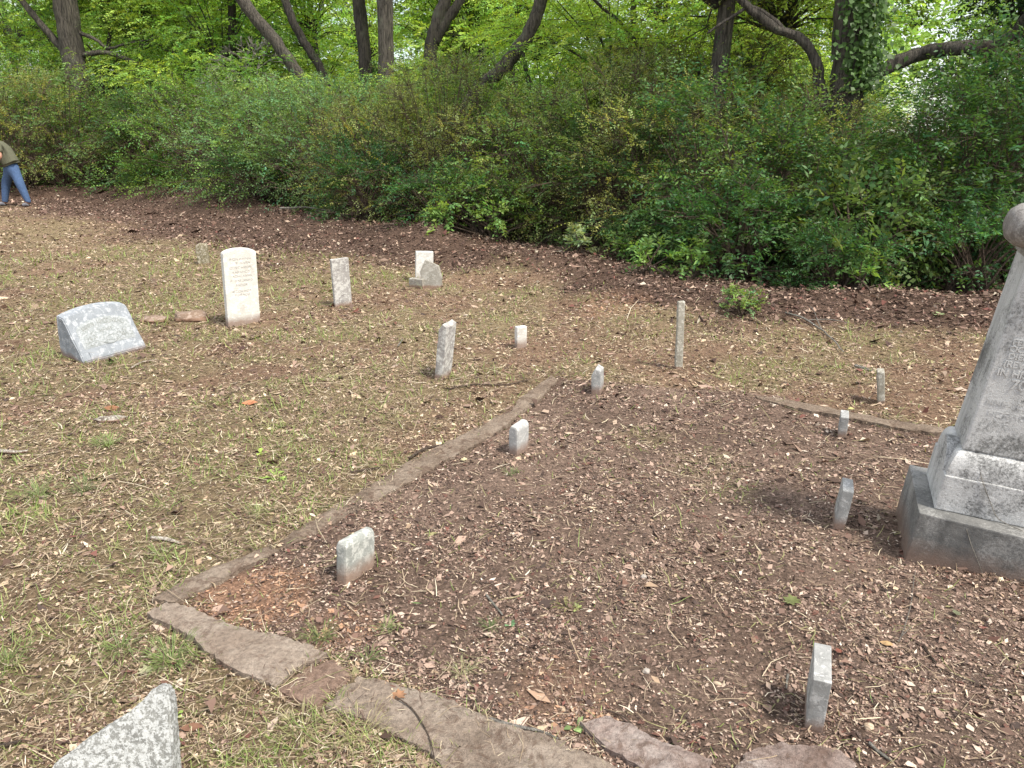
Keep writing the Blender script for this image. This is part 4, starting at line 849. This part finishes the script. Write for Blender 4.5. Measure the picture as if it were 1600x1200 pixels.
for i, (lb, u, v, var, s_) in enumerate([("lime green weed clump on the leaf bank before the hedge", 1160, 494, "shoot_lime", 1.0), ("leafy sapling shoots at the hedge foot left of the post stone", 1020, 448, "shoot", 1.1), ("leafy shoots at the hedge foot above the tall post stone", 1092, 448, "shoot", 1.2), ("small leafy shoots left of the sapling clump", 965, 418, "shoot", 1.0), ("pale drooping shoots at the end of the leaf bank", 900, 412, "shoot_pale", 1.1), ("shoots at the bank edge right of the lime weeds", 1345, 474, "shoot", 1.0)]):
    p = gp(u, v); shrub("leafy_shoot", lb, var, p[0], p[1], s_, s_, i * 1.3, cat="shoot")
r3 = random.Random(11); vs = ['olive_a', 'olive_b', 'mid_a', 'mid_b', 'blue', 'dark_a', 'dark_b']
for row, (off, sc_) in enumerate([(2.3, 1.05), (4.8, 1.2), (7.5, 1.3)]):
    n_ = 15 - row * 2
    for i in range(n_):
        xx = -17 + (26 / (n_ - 1)) * i + r3.uniform(-.6, .6); hy = float(np.interp(xx, HL[:, 0], HL[:, 1])) + off * 1.25 + r3.uniform(-.4, .4)
        shrub("shrub", "green shrub standing behind the front row of the hedge", r3.choice(vs), xx, hy, sc_ * r3.uniform(.95, 1.2), sc_ * r3.uniform(.85, 1.15) * ((.95 if xx < 0 else .82) if abs(800 + F * xx / hy - 1392) > 110 else .55), r3.random() * 6, "inner shrubs behind the front of the hedge")
# ------------------------------------------------------------------ crowns and trees
def crown_mesh(name, seed, rx, rz_, L, W, col, nclump=46, nsp=22, nl=12, splen=.55, cs=.5, flat=.5):
    r2 = np.random.default_rng(seed); p = unit(r2.normal(0, 1, (nclump, 3))) * (r2.random((nclump, 1)) ** .45); cen = p * np.array([rx, rx, rz_]); k = nclump * nsp
    cc = np.repeat(cen, nsp, 0); org = cc + r2.normal(0, 1, (k, 3)) * np.array([cs, cs, cs * flat * .6]); out = unit(np.repeat(p, nsp, 0) * np.array([1, 1, .2])); dirs = unit(out + r2.normal(0, .5, (k, 3)) * np.array([1, 1, .35]))
    V, c = sprays(r2, org, dirs, splen * (.6 + .7 * r2.random(k)), nl, L, W, col, .3, 1.0, .3); c = np.clip(c * np.repeat(1 + r2.normal(0, .14, (nclump, 1)), nsp * nl, 0), .005, .9)
    fm = foliage_mesh(name, V, c); fm.materials.append(M_leaf)
    ctr = np.array([0, 0, -rz_ * .8]); mid = cen * np.array([.45, .45, .55]) + ctr * .35
    segs = np.concatenate([np.stack([np.repeat(ctr[None], nclump, 0), mid], 1), np.stack([mid, cen], 1), np.stack([cc, org + dirs * splen * .6], 1)[::3]]); q = len(segs) - 2 * nclump
    sm = tubes_np(segs, np.concatenate([np.full(nclump, .03), np.full(nclump, .018), np.full(q, .006)]), np.concatenate([np.full(nclump, .018), np.full(nclump, .007), np.full(q, .002)]), name + "_limbs", 5); sm.materials.append(M_bark2)
    return fm, sm
YG = (.40, .57, .11); LG = (.38, .56, .13); MG = (.22, .38, .08); DG = (.045, .085, .028)
CV = {"yg": crown_mesh("c_yg", 21, 2.3, 1.5, .105, .055, YG), "lg": crown_mesh("c_lg", 22, 2.4, 1.7, .10, .05, LG), "mg": crown_mesh("c_mg", 23, 2.4, 1.8, .10, .05, MG), "olv": crown_mesh("c_olv", 24, 2.0, 1.6, .060, .030, (.17, .19, .05), 46, 26, 14, .5, .45), "dk": crown_mesh("c_dk", 25, 2.0, 1.6, .13, .06, DG, 40, 16, 10, .5, .5)}
def add_crown(parent, var, loc, s_, rz=0, sz=None):
    fm, sm = CV[var]; a_ = link("crown", fm, None, parent); a_.location = loc; a_.scale = (s_, s_, sz or s_); a_.rotation_euler = (0, 0, rz)
    b_ = link("limbs", sm, None, a_); return a_
def trunk_path(px, Y_, ground=True):
    P = [ap(u, v, Y_) for u, v in px]
    return P
def tree(name, label, px, Y_, w0, w1, mat, crowns, group=None, limbs=(), name_t="trunk", cat="tree"):
    """px from top to bottom in the picture, trunk radius from its width there"""
    P = [ap(u, v, Y_) for u, v in px][::-1]; b_ = P[0]; d_ = (P[1] - P[0]); base_ = b_ - d_ / max(d_[2], .05) * b_[2]; base_[2] = gzz(base_[0], base_[1]) - .1
    if abs(base_[0] - b_[0]) > 2.0: base_[0] = b_[0] + math.copysign(2.0, base_[0] - b_[0])
    P = [base_] + P; depth = Y_ * math.cos(PITCH) + .5; r0 = w0 / 2 * depth / F; r1 = w1 / 2 * depth / F
    root = empty(name, tuple(base_)); tag(root, label, cat, group)
    pp = smooth_path([p - base_ for p in P], 5, .03); rr = interp_r([r0 * 1.35, r0, r0 * .95, (r0 + r1) / 2, r1], len(pp))
    tr = link("trunk", tube_mesh(pp, rr, "trunk", 16, .18), mat, root)
    for lp, lw0, lw1 in limbs:
        Q = []
        for q in lp: Q.append(ap(q[0], q[1], Y_ + (q[2] if len(q) > 2 else 0)) - base_)
        pp = smooth_path(Q, 5, .02); link("limb", tube_mesh(pp, interp_r([lw0 / 2 * depth / F, lw1 / 2 * depth / F], len(pp)), "limb", 10, .25), mat, root)
    for (var, cu, cv, dy, s_) in crowns:
        add_crown(root, var, tuple(ap(cu, cv, Y_ + dy) - base_), s_, random.random() * 6)
    return root
tree("tree", "thick straight trunk with ridged bark at the far left", [(92, -260), (97, -100), (102, 0), (113, 80), (124, 150), (126, 220)], 25, 34, 30, M_bark, [("yg", 150, -60, 1.5, 1.0), ("mg", 20, -120, 1, 1.0), ("yg", 240, 30, 2.5, .8)],
     limbs=[([(100, 80), (75, 50), (45, 15), (20, -20), (-10, -70)], 11, 7), ([(122, 50), (150, 62), (170, 75), (200, 68), (250, 60)], 6, 2), ([(128, 86), (165, 82), (205, 95), (250, 118), (290, 148), (310, 160)], 8, 2)])
tree("tree", "small dark forked sapling right of the thick left trunk", [(172, 40), (168, 80), (160, 110), (158, 150), (158, 240)], 26, 8, 5, M_bark2, [("lg", 200, 20, .5, .55)], limbs=[([(161, 112), (180, 95), (200, 70), (215, 62)], 5, 2), ([(163, 105), (150, 85), (135, 70)], 4, 2), ([(159, 135), (180, 112), (215, 108)], 4, 2)])
tree("tree", "dark straight trunk second from the left", [(222, -160), (226, 20), (228, 110), (230, 200)], 27, 21, 18, M_bark2, [("lg", 240, -40, 1, 1.2), ("yg", 300, 60, -1, .8)])
tree("tree", "left one of two trunks leaning left in the upper left", [(310, -140), (345, -60), (385, 10), (425, 58), (455, 100), (478, 138), (492, 190)], 21, 19, 16, M_bark, [("yg", 380, -110, 3, 1.0)], limbs=[])
tree("tree", "right thinner one of two trunks leaning left", [(400, -120), (440, -10), (462, 42), (484, 80), (502, 110), (520, 170)], 21.5, 13, 11, M_bark2, [("yg", 470, -100, 3, 1.0)])
tree("tree", "dark slim trunk of the close pair at upper centre left", [(548, -180), (558, -40), (562, 20), (571, 100), (578, 240)], 21, 20, 17, M_bark2, [("lg", 530, -110, 3, 1.0)])
tree("tree", "paler lichened trunk of the close pair at upper centre left", [(600, -180), (601, -40), (602, 30), (604, 130), (606, 240)], 19, 24, 21, M_bark, [("yg", 640, -110, 3, .9)])
tree("tree", "dark forked trunk at upper centre", [(716, -160), (700, -20), (688, 20), (676, 60), (671, 110), (668, 240)], 18.5, 20, 14, M_bark2, [("yg", 720, -100, 3, 1.0)], limbs=[([(678, 66), (694, 38), (712, 12), (730, -30), (750, -90)], 16, 12)])
tree("tree", "pale trunk leaning strongly right at upper centre", [(880, -140), (860, -50), (845, 2), (832, 40), (808, 78), (785, 106), (755, 132), (742, 152)], 15.0, 21, 15, M_bark, [("yg", 880, -150, 1, .9)])
tree("tree", "slim pale pole trunk right of the leaning trunk", [(798, 20), (800, 90), (801, 150), (803, 230)], 20, 9, 8, M_bark, [("lg", 810, -20, 1, .8)])
tree("tree", "thin dark sapling right of the leaning trunk", [(812, 60), (822, 110), (830, 160), (832, 230)], 17, 8, 5, M_bark2, [("yg", 840, 40, 1, .6)])
tree("tree", "thin curved sapling at upper centre right", [(900, -20), (912, 60), (1000, 90), (1020, 110), (1028, 200)][0:1] + [(975, 40), (1005, 90), (1018, 130), (1026, 200)], 15, 7, 4, M_bark2, [("yg", 960, 60, 1, .8)])
big = tree("tree", "big two-stemmed tree with ivy on its right side at upper right", [(1318, -260), (1324, -100), (1328, 0), (1325, 80), (1322, 150), (1322, 250)], 10.8, 46, 34, M_bark, [("yg", 1230, -60, 2.6, .85), ("mg", 1430, -150, 2.6, .8)],
     limbs=[([(1335, 132), (1365, 116), (1400, 98), (1440, 84), (1490, 76, -.3), (1540, 76, -.5), (1575, 64, -.8), (1600, 38, -1), (1625, 0, -1.2), (1680, -90, -1.5)], 21, 20), ([(1318, 190), (1292, 165), (1280, 130), (1275, 95), (1262, 72), (1240, 55), (1212, 45), (1185, 25), (1165, 8), (1120, -40)], 17, 10), ([(1232, 52), (1180, 12), (1140, 28), (1105, 52)], 7, 3), ([(1340, 60), (1352, 10), (1362, -60), (1375, -200)], 24, 20)])
r4 = np.random.default_rng(77); nI = 1500; b_ = np.array(big.location)
uu = 1348 + r4.normal(0, 17, nI) + 12 * r4.random(nI); vv = r4.random(nI) * 230 - 90; P = np.array([ap(a_, c_, 10.8 - .12 - .30 * r4.random()) for a_, c_ in zip(uu, vv)]) - b_
dd = unit(np.stack([r4.normal(0, .6, nI), -.5 + r4.normal(0, .4, nI), -.7 + r4.normal(0, .4, nI)], 1)); nn_ = unit(np.stack([r4.normal(0, .5, nI), -.8 + 0 * P[:, 0], .5 + r4.normal(0, .4, nI)], 1))
V = leaf_quads(P, dd, nn_, .075 * (.6 + .7 * r4.random(nI)), .062 * (.6 + .7 * r4.random(nI))); c_ = np.array((.09, .17, .045)) * (.6 + .8 * r4.random((nI, 1)))
iv = link("ivy", foliage_mesh("ivy", V, c_), M_leaf, big)
# other trees, each its own trunk and crowns
def gen_tree(name, label, x, y, r, hh, lean, mat, crowns, group, thin=False):
    root = empty(name, (x, y, gzz(x, y) - .1)); tag(root, label, "tree", group)
    pp = smooth_path([(0, 0, 0), (lean * .3, 0, hh * .35), (lean * .7, .1, hh * .7), (lean, 0, hh)], 4, .04)
    link("trunk", tube_mesh(pp, interp_r([r * 1.2, r, r * .8, r * .5], len(pp)), "trunk", 10, .15), mat, root)
    for (var, dx, dy, z, s_) in crowns: add_crown(root, var, (dx, dy, z), s_, random.random() * 6)
    return root
gl = "trees standing behind the hedge"
r3 = random.Random(29); k = 0
for row, (dy, n_, lo) in enumerate([(5.0, 7, 4.3), (9.5, 10, 3.9), (16, 12, 4.0), (25, 14, 4.4)]):
    for i in range(n_):
        span = 22 + dy * 1.7; x = -span * .62 + span * 1.12 * i / (n_ - 1) + r3.uniform(-1, 1) - 1
        y = float(np.interp(x, HL[:, 0], HL[:, 1])) * (1 if dy < 12 else .55) + dy + (0 if dy < 12 else 8) + r3.uniform(-1.2, 1.2)
        hh = r3.uniform(7, 9.5); u_ = 800 + F * x / y
        var = r3.choice(["yg", "yg", "lg", "mg"] if u_ < 900 else ["yg", "yg", "yg", "lg", "olv"])
        if row == 0 and 980 < u_ < 1220: var = "olv"
        if row == 0 and u_ > 1400: var = "dk"
        if 1330 < u_ < 1450 or (row == 0 and 520 < u_ < 900): continue
        cr = [(var, r3.uniform(-.4, .4), 0, lo + r3.uniform(-.4, .5), r3.uniform(.85, 1.1)), (r3.choice(["lg", "mg", "yg"]), r3.uniform(-.8, .8), .3, lo + 2.4 + r3.uniform(-.3, .6), r3.uniform(1, 1.25))]
        if row >= 1: cr.append((r3.choice(["lg", "yg", "mg"]), r3.uniform(-1, 1), 0, 1.9, .9))
        if row >= 2: cr.append(("lg", r3.uniform(1.2, 2.2), .5, 2.4, .9))
        gen_tree("tree", "slender leafy woodland tree behind the hedge", x, y, r3.uniform(.07, .15), hh, r3.uniform(-.8, .8), r3.choice([M_bark, M_bark2]), cr, gl); k += 1
for i, (u, Y_, var, z, s_) in enumerate([(40, 25, 'mg', 3.1, .75), (190, 26, 'lg', 3.0, .8), (300, 23.5, 'yg', 2.9, .75), (420, 21, 'mg', 2.8, .55), (535, 18.6, 'lg', 2.35, .42), (655, 16.6, 'yg', 2.35, .42), (715, 17.5, 'lg', 2.5, .45), (850, 15.2, 'mg', 2.5, .5), (950, 14.6, 'yg', 2.6, .55), (1060, 13.4, 'olv', 2.5, .6), (1150, 13.0, 'olv', 2.6, .6), (1240, 12.6, 'lg', 2.2, .4), (1500, 11.6, 'mg', 2.5, .5), (1590, 11.2, 'dk', 2.4, .6)]):
    gen_tree("sapling", "young leafy sapling rising loosely out of the hedge top", (u - 800) / F * (Y_ * math.cos(PITCH) + .4), Y_, .03, z + .3, .2, M_bark2, [(var, 0, 0, z, s_)], "saplings growing out of the hedge")
# dark broad-leaved tree hanging over the right edge
gen_tree("tree", "dark glossy-leaved tree overhanging behind the monument", 9.4, 13.6, .12, 6, -.3, M_bark2, [("dk", -1.0, .3, 4.0, .75), ("dk", .6, -.2, 2.9, .8), ("dk", 0, 0, 5.2, .9)], None)
# dead pale brush in the upper left gap
r5 = random.Random(3); root = empty("dead_tree", (-6.6, 22.0, 0)); tag(root, "bleached dead twiggy tree seen between the leaning trunks", "dead tree")
segs = []
def grow(p, d, l, n_):
    q = p + d * l; segs.append((p, q))
    if n_ > 0:
        for _ in range(3): grow(q, (d + Vector((r5.uniform(-.8, .8), r5.uniform(-.5, .5), r5.uniform(-.7, .4)))).normalized(), l * .72, n_ - 1)
grow(Vector((0, 0, 0)), Vector((.05, 0, 1)), 2.0, 0)
for _ in range(4): grow(Vector((.1, 0, 2.0)), Vector((r5.uniform(-.9, .5), r5.uniform(-.3, .3), r5.uniform(.1, .8))).normalized(), .75, 4)
sm = tubes_np(np.array([[list(a_), list(c_)] for a_, c_ in segs]), .012, .007, "dead_branches", 4); sm.materials.append(M_pale); link("branches", sm, None, root)
# far woodland mass
r6 = np.random.default_rng(99); n_ = 90000; ang = R_(90) + (r6.random(n_) - .5) * R_(110); rad = 44 + 10 * r6.random(n_); z = r6.random(n_) ** 1.3 * 13
x = rad * np.cos(ang); y = rad * np.sin(ang) * .9 + 2; kk = (fbm(x * .25 + z * .3, z * .35 + y * .12, 121) > .16 + .05 * np.minimum(z, 7)) & ~((np.abs(np.arctan2(x, y) - math.atan((1395 - 800) / F)) < .035) & (z < 4)); x, y, z = x[kk], y[kk], z[kk]; n_ = len(x)
d = unit(r6.normal(0, 1, (n_, 3)) * np.array([1, 1, .4])); nn_ = unit(r6.normal(0, .6, (n_, 3)) + np.array([0, -.5, .7]))
c_ = np.array((.40, .56, .17)) * (.5 + r6.random((n_, 1))); V = leaf_quads(np.stack([x, y, z], 1), d, nn_, .42 * (.6 + .8 * r6.random(n_)), .26 * (.6 + .8 * r6.random(n_)))
tag(link("woodland", foliage_mesh("woodland", V, c_), M_leaf), "far woodland foliage closing the view behind the trees", "woodland", kind="stuff")
# ------------------------------------------------------------------ far house seen through the gap
hp = ap(1392, 207, 34.0); M_wall = flat_mat("white_siding", (.75, .75, .74)); M_red = flat_mat("red_brick_band", (.40, .16, .13)); M_roof = flat_mat("pale_metal_roof", (.62, .64, .64)); M_win = flat_mat("dark_window_glass", (.04, .05, .06), .2)
house = empty("house", (hp[0], hp[1], 0)); tag(house, "white and red house glimpsed through the leaves at right", "house")
def hbox(nm, x0, x1, y0, y1, z0, z1, m, par):
    bm = bmesh.new(); bmesh.ops.create_cube(bm, size=1)
    for v in bm.verts: v.co = Vector((x1 if v.co.x > 0 else x0, y1 if v.co.y > 0 else y0, z1 if v.co.z > 0 else z0))
    return link(nm, bm_mesh(bm, nm), m, par)
hbox("wall", -1.6, 2.6, 0, 5, -.2, 1.25, M_wall, house); hbox("brick_band", -1.61, 2.61, -.01, 5, 1.253, 1.62, M_red, house)
bm = bmesh.new(); vv = [bm.verts.new(p) for p in [(-1.9, -.4, 1.62), (2.9, -.4, 1.62), (2.9, 5.4, 1.62), (-1.9, 5.4, 1.62), (-1.9, 2.5, 2.2), (2.9, 2.5, 2.2)]]
for f_ in [(0, 1, 5, 4), (2, 3, 4, 5), (0, 4, 3), (1, 2, 5), (0, 3, 2, 1)]: bm.faces.new([vv[i] for i in f_])
link("roof", bm_mesh(bm, "roof"), M_roof, house)
for xx in (-.9, .4, 1.5): hbox("window", xx, xx + .6, -.03, -.012, .45, 1.05, M_win, house)
# ------------------------------------------------------------------ person at the left edge
pr = gp(40, 322); px0, py0 = pr[0], pr[1]; gz0 = gzz(px0, py0)
man = empty("person", (px0, py0, gz0)); tag(man, "man in tan cap, olive t-shirt, jeans and orange gloves walking left", "person")
def skin(name, joints, edges, mat, parent, sub=2):
    """joints: name -> (pos, radius or (rx, ry))"""
    ks = list(joints); me = bpy.data.meshes.new(name); me.from_pydata([joints[k_][0] for k_ in ks], [(ks.index(a_), ks.index(c_)) for a_, c_ in edges], [])
    o = link(name, me, None, parent); m_ = o.modifiers.new("skin", 'SKIN'); 
    if not me.skin_vertices: 
        bpy.context.view_layer.objects.active = o
    sv = me.skin_vertices[0].data
    for i, k_ in enumerate(ks):
        r_ = joints[k_][1]; sv[i].radius = r_ if isinstance(r_, tuple) else (r_, r_)
    sv[0].use_root = True; m_.use_smooth_shade = True; s2 = o.modifiers.new("sub", 'SUBSURF'); s2.levels = s2.render_levels = sub; me.materials.append(mat); return o
M_skin = flat_mat("skin", (.42, .22, .15), .55); M_shirt = flat_mat("olive_cotton", (.115, .115, .075), .9, .2); M_jean = flat_mat("blue_denim", (.06, .11, .22), .9, .2)
M_cap = flat_mat("tan_cap_cloth", (.42, .36, .26), .9); M_glove = flat_mat("orange_glove", (.62, .13, .06), .8); M_shoe = flat_mat("gray_shoe", (.20, .20, .22), .8); M_hair = flat_mat("gray_hair", (.16, .14, .12), .9)
J = dict(pel=((-.27, 0, .93), (.13, .16)), wst=((-.33, 0, 1.08), (.125, .15)), cst=((-.42, 0, 1.26), (.135, .17)), nk=((-.52, 0, 1.42), .06), hd0=((-.57, 0, 1.50), (.075, .07)), hd=((-.61, 0, 1.58), (.105, .08)), hdt=((-.61, 0, 1.66), (.085, .07)),
  kR=((-.11, -.10, .50), .07), aR=((.0, -.10, .11), .045), fR=((-.03, -.10, .05), .04), tR=((-.15, -.10, .03), .032), kL=((-.55, .10, .52), .07), aL=((-.66, .10, .10), .045), fL=((-.68, .10, .05), .04), tL=((-.82, .10, .04), .032),
  sR=((-.43, -.17, 1.36), .065), eR=((-.33, -.26, 1.10), .045), wR=((-.52, -.24, .94), .034), hR=((-.58, -.22, .90), (.04, .022)), sL=((-.43, .17, 1.36), .065), eL=((-.55, .26, 1.12), .045), wL=((-.72, .20, 1.0), .034), hL=((-.78, .19, .97), (.04, .022)))
fing = {}; fe = []
for s_, h_ in (("R", -.22), ("L", .19)):
    hx, hz = (-.58, .90) if s_ == "R" else (-.78, .97)
    for q in range(4):
        a_ = f"f{s_}{q}"; fing[a_] = ((hx - .05, h_ + (q - 1.5) * .02, hz - .035 - .004 * q), .0095); fing[a_ + "t"] = ((hx - .055 - .004 * q, h_ + (q - 1.5) * .02, hz - .075 - .003 * abs(q - 1)), .008); fe += [("h" + s_, a_), (a_, a_ + "t")]
    fing["t" + s_ + "h"] = ((hx - .005, h_ - (.05 if s_ == "R" else -.05), hz - .03), .011); fing["t" + s_ + "t"] = ((hx - .03, h_ - (.055 if s_ == "R" else -.055), hz - .06), .009); fe += [("h" + s_, "t" + s_ + "h"), ("t" + s_ + "h", "t" + s_ + "t")]
J.update(fing)
JB = {k_: ((p_, tuple(q * .72 for q in r_) if isinstance(r_, tuple) else r_ * .8) if k_ in ('wst', 'cst', 'kR', 'kL', 'sR', 'sL') else (p_, r_)) for k_, (p_, r_) in J.items()}; JB['pel'] = (J['pel'][0], (.07, .09))
body = skin("body", JB, [("pel", "wst"), ("wst", "cst"), ("cst", "nk"), ("nk", "hd0"), ("hd0", "hd"), ("hd", "hdt"), ("pel", "kR"), ("kR", "aR"), ("aR", "fR"), ("fR", "tR"), ("pel", "kL"), ("kL", "aL"), ("aL", "fL"), ("fL", "tL"), ("cst", "sR"), ("sR", "eR"), ("eR", "wR"), ("wR", "hR"), ("cst", "sL"), ("sL", "eL"), ("eL", "wL"), ("wL", "hL")] + fe, M_skin, man)
def sub(ks, ex=.02, over=None):
    out = {}
    for k_ in ks: p_, r_ = J[k_]; out[k_] = (p_, tuple(q + ex for q in r_) if isinstance(r_, tuple) else r_ + ex)
    if over: out.update(over)
    return out
mixp = lambda a_, c_, t_: tuple(np.array(J[a_][0]) * (1 - t_) + np.array(J[c_][0]) * t_)
sj = sub(["wst", "cst", "sR", "sL"], .045, dict(hem=((-.28, 0, .95), (.185, .20)), nkb=(mixp("cst", "nk", .75), (.10, .10)), cR=(mixp("sR", "eR", .75), .085), cL=(mixp("sL", "eL", .75), .085)))
skin("shirt", sj, [("wst", "hem"), ("wst", "cst"), ("cst", "nkb"), ("cst", "sR"), ("sR", "cR"), ("cst", "sL"), ("sL", "cL")], M_shirt, man)
jj = sub(["pel", "kR", "kL"], .034, dict(top=((-.30, 0, 1.02), (.15, .17)), bR=(mixp('aR', 'fR', .3), .066), bL=(mixp('aL', 'fL', .3), .066), aR=(mixp("kR", "aR", 1.0), .068), aL=(mixp("kL", "aL", 1.0), .068), tR=(mixp("pel", "kR", .45), .115), tL=(mixp("pel", "kL", .45), .115)))
skin("jeans", jj, [("pel", "top"), ("pel", "tR"), ("tR", "kR"), ("kR", "aR"), ("aR", "bR"), ("pel", "tL"), ("tL", "kL"), ("kL", "aL"), ("aL", "bL")], M_jean, man)
for s_ in "RL":
    skin("shoe", {"a": ((J["a" + s_][0][0] + .01, J["a" + s_][0][1], .055), .055), "b": (J["f" + s_][0], (.055, .05)), "c": (J["t" + s_][0], (.045, .04))}, [("a", "b"), ("b", "c")], M_shoe, man)
    skin("glove", {"w": (mixp("e" + s_, "w" + s_, .85), .044), "h": (J["h" + s_][0], (.052, .036))}, [("w", "h")], M_glove, man)
skin("cap", {"a": ((-.60, 0, 1.635), (.118, .098)), "b": ((-.60, 0, 1.69), (.09, .075)), "c": ((-.72, 0, 1.635), (.02, .07))}, [("a", "b"), ("a", "c")], M_cap, man)
skin("hair", {"a": ((-.545, 0, 1.57), (.075, .088)), "b": ((-.55, 0, 1.62), (.08, .09))}, [("a", "b")], M_hair, man)
for s_ in (-1, 1):
    for nm, p_, r_, m_ in (("eye", (-.708, s_ * .032, 1.585), .011, M_hair), ("ear", (-.59, s_ * .088, 1.57), .024, M_skin)):
        bm = bmesh.new(); bmesh.ops.create_icosphere(bm, subdivisions=2, radius=r_); o = link(nm, bm_mesh(bm, nm, True), m_, man); o.location = p_
bm = bmesh.new(); bmesh.ops.create_cone(bm, segments=8, radius1=.018, radius2=.006, depth=.04, cap_ends=True); o = link("nose", bm_mesh(bm, "nose", True), M_skin, man); o.location = (-.72, 0, 1.555); o.rotation_euler = (0, R_(-75), 0)
bm = bmesh.new(); bmesh.ops.create_uvsphere(bm, u_segments=8, v_segments=6, radius=1)
for v in bm.verts: v.co = Vector((v.co.x * .008, v.co.y * .026, v.co.z * .006))
o = link("mouth", bm_mesh(bm, "mouth", True), M_glove, man); o.location = (-.70, 0, 1.515)
man.location.x += .14
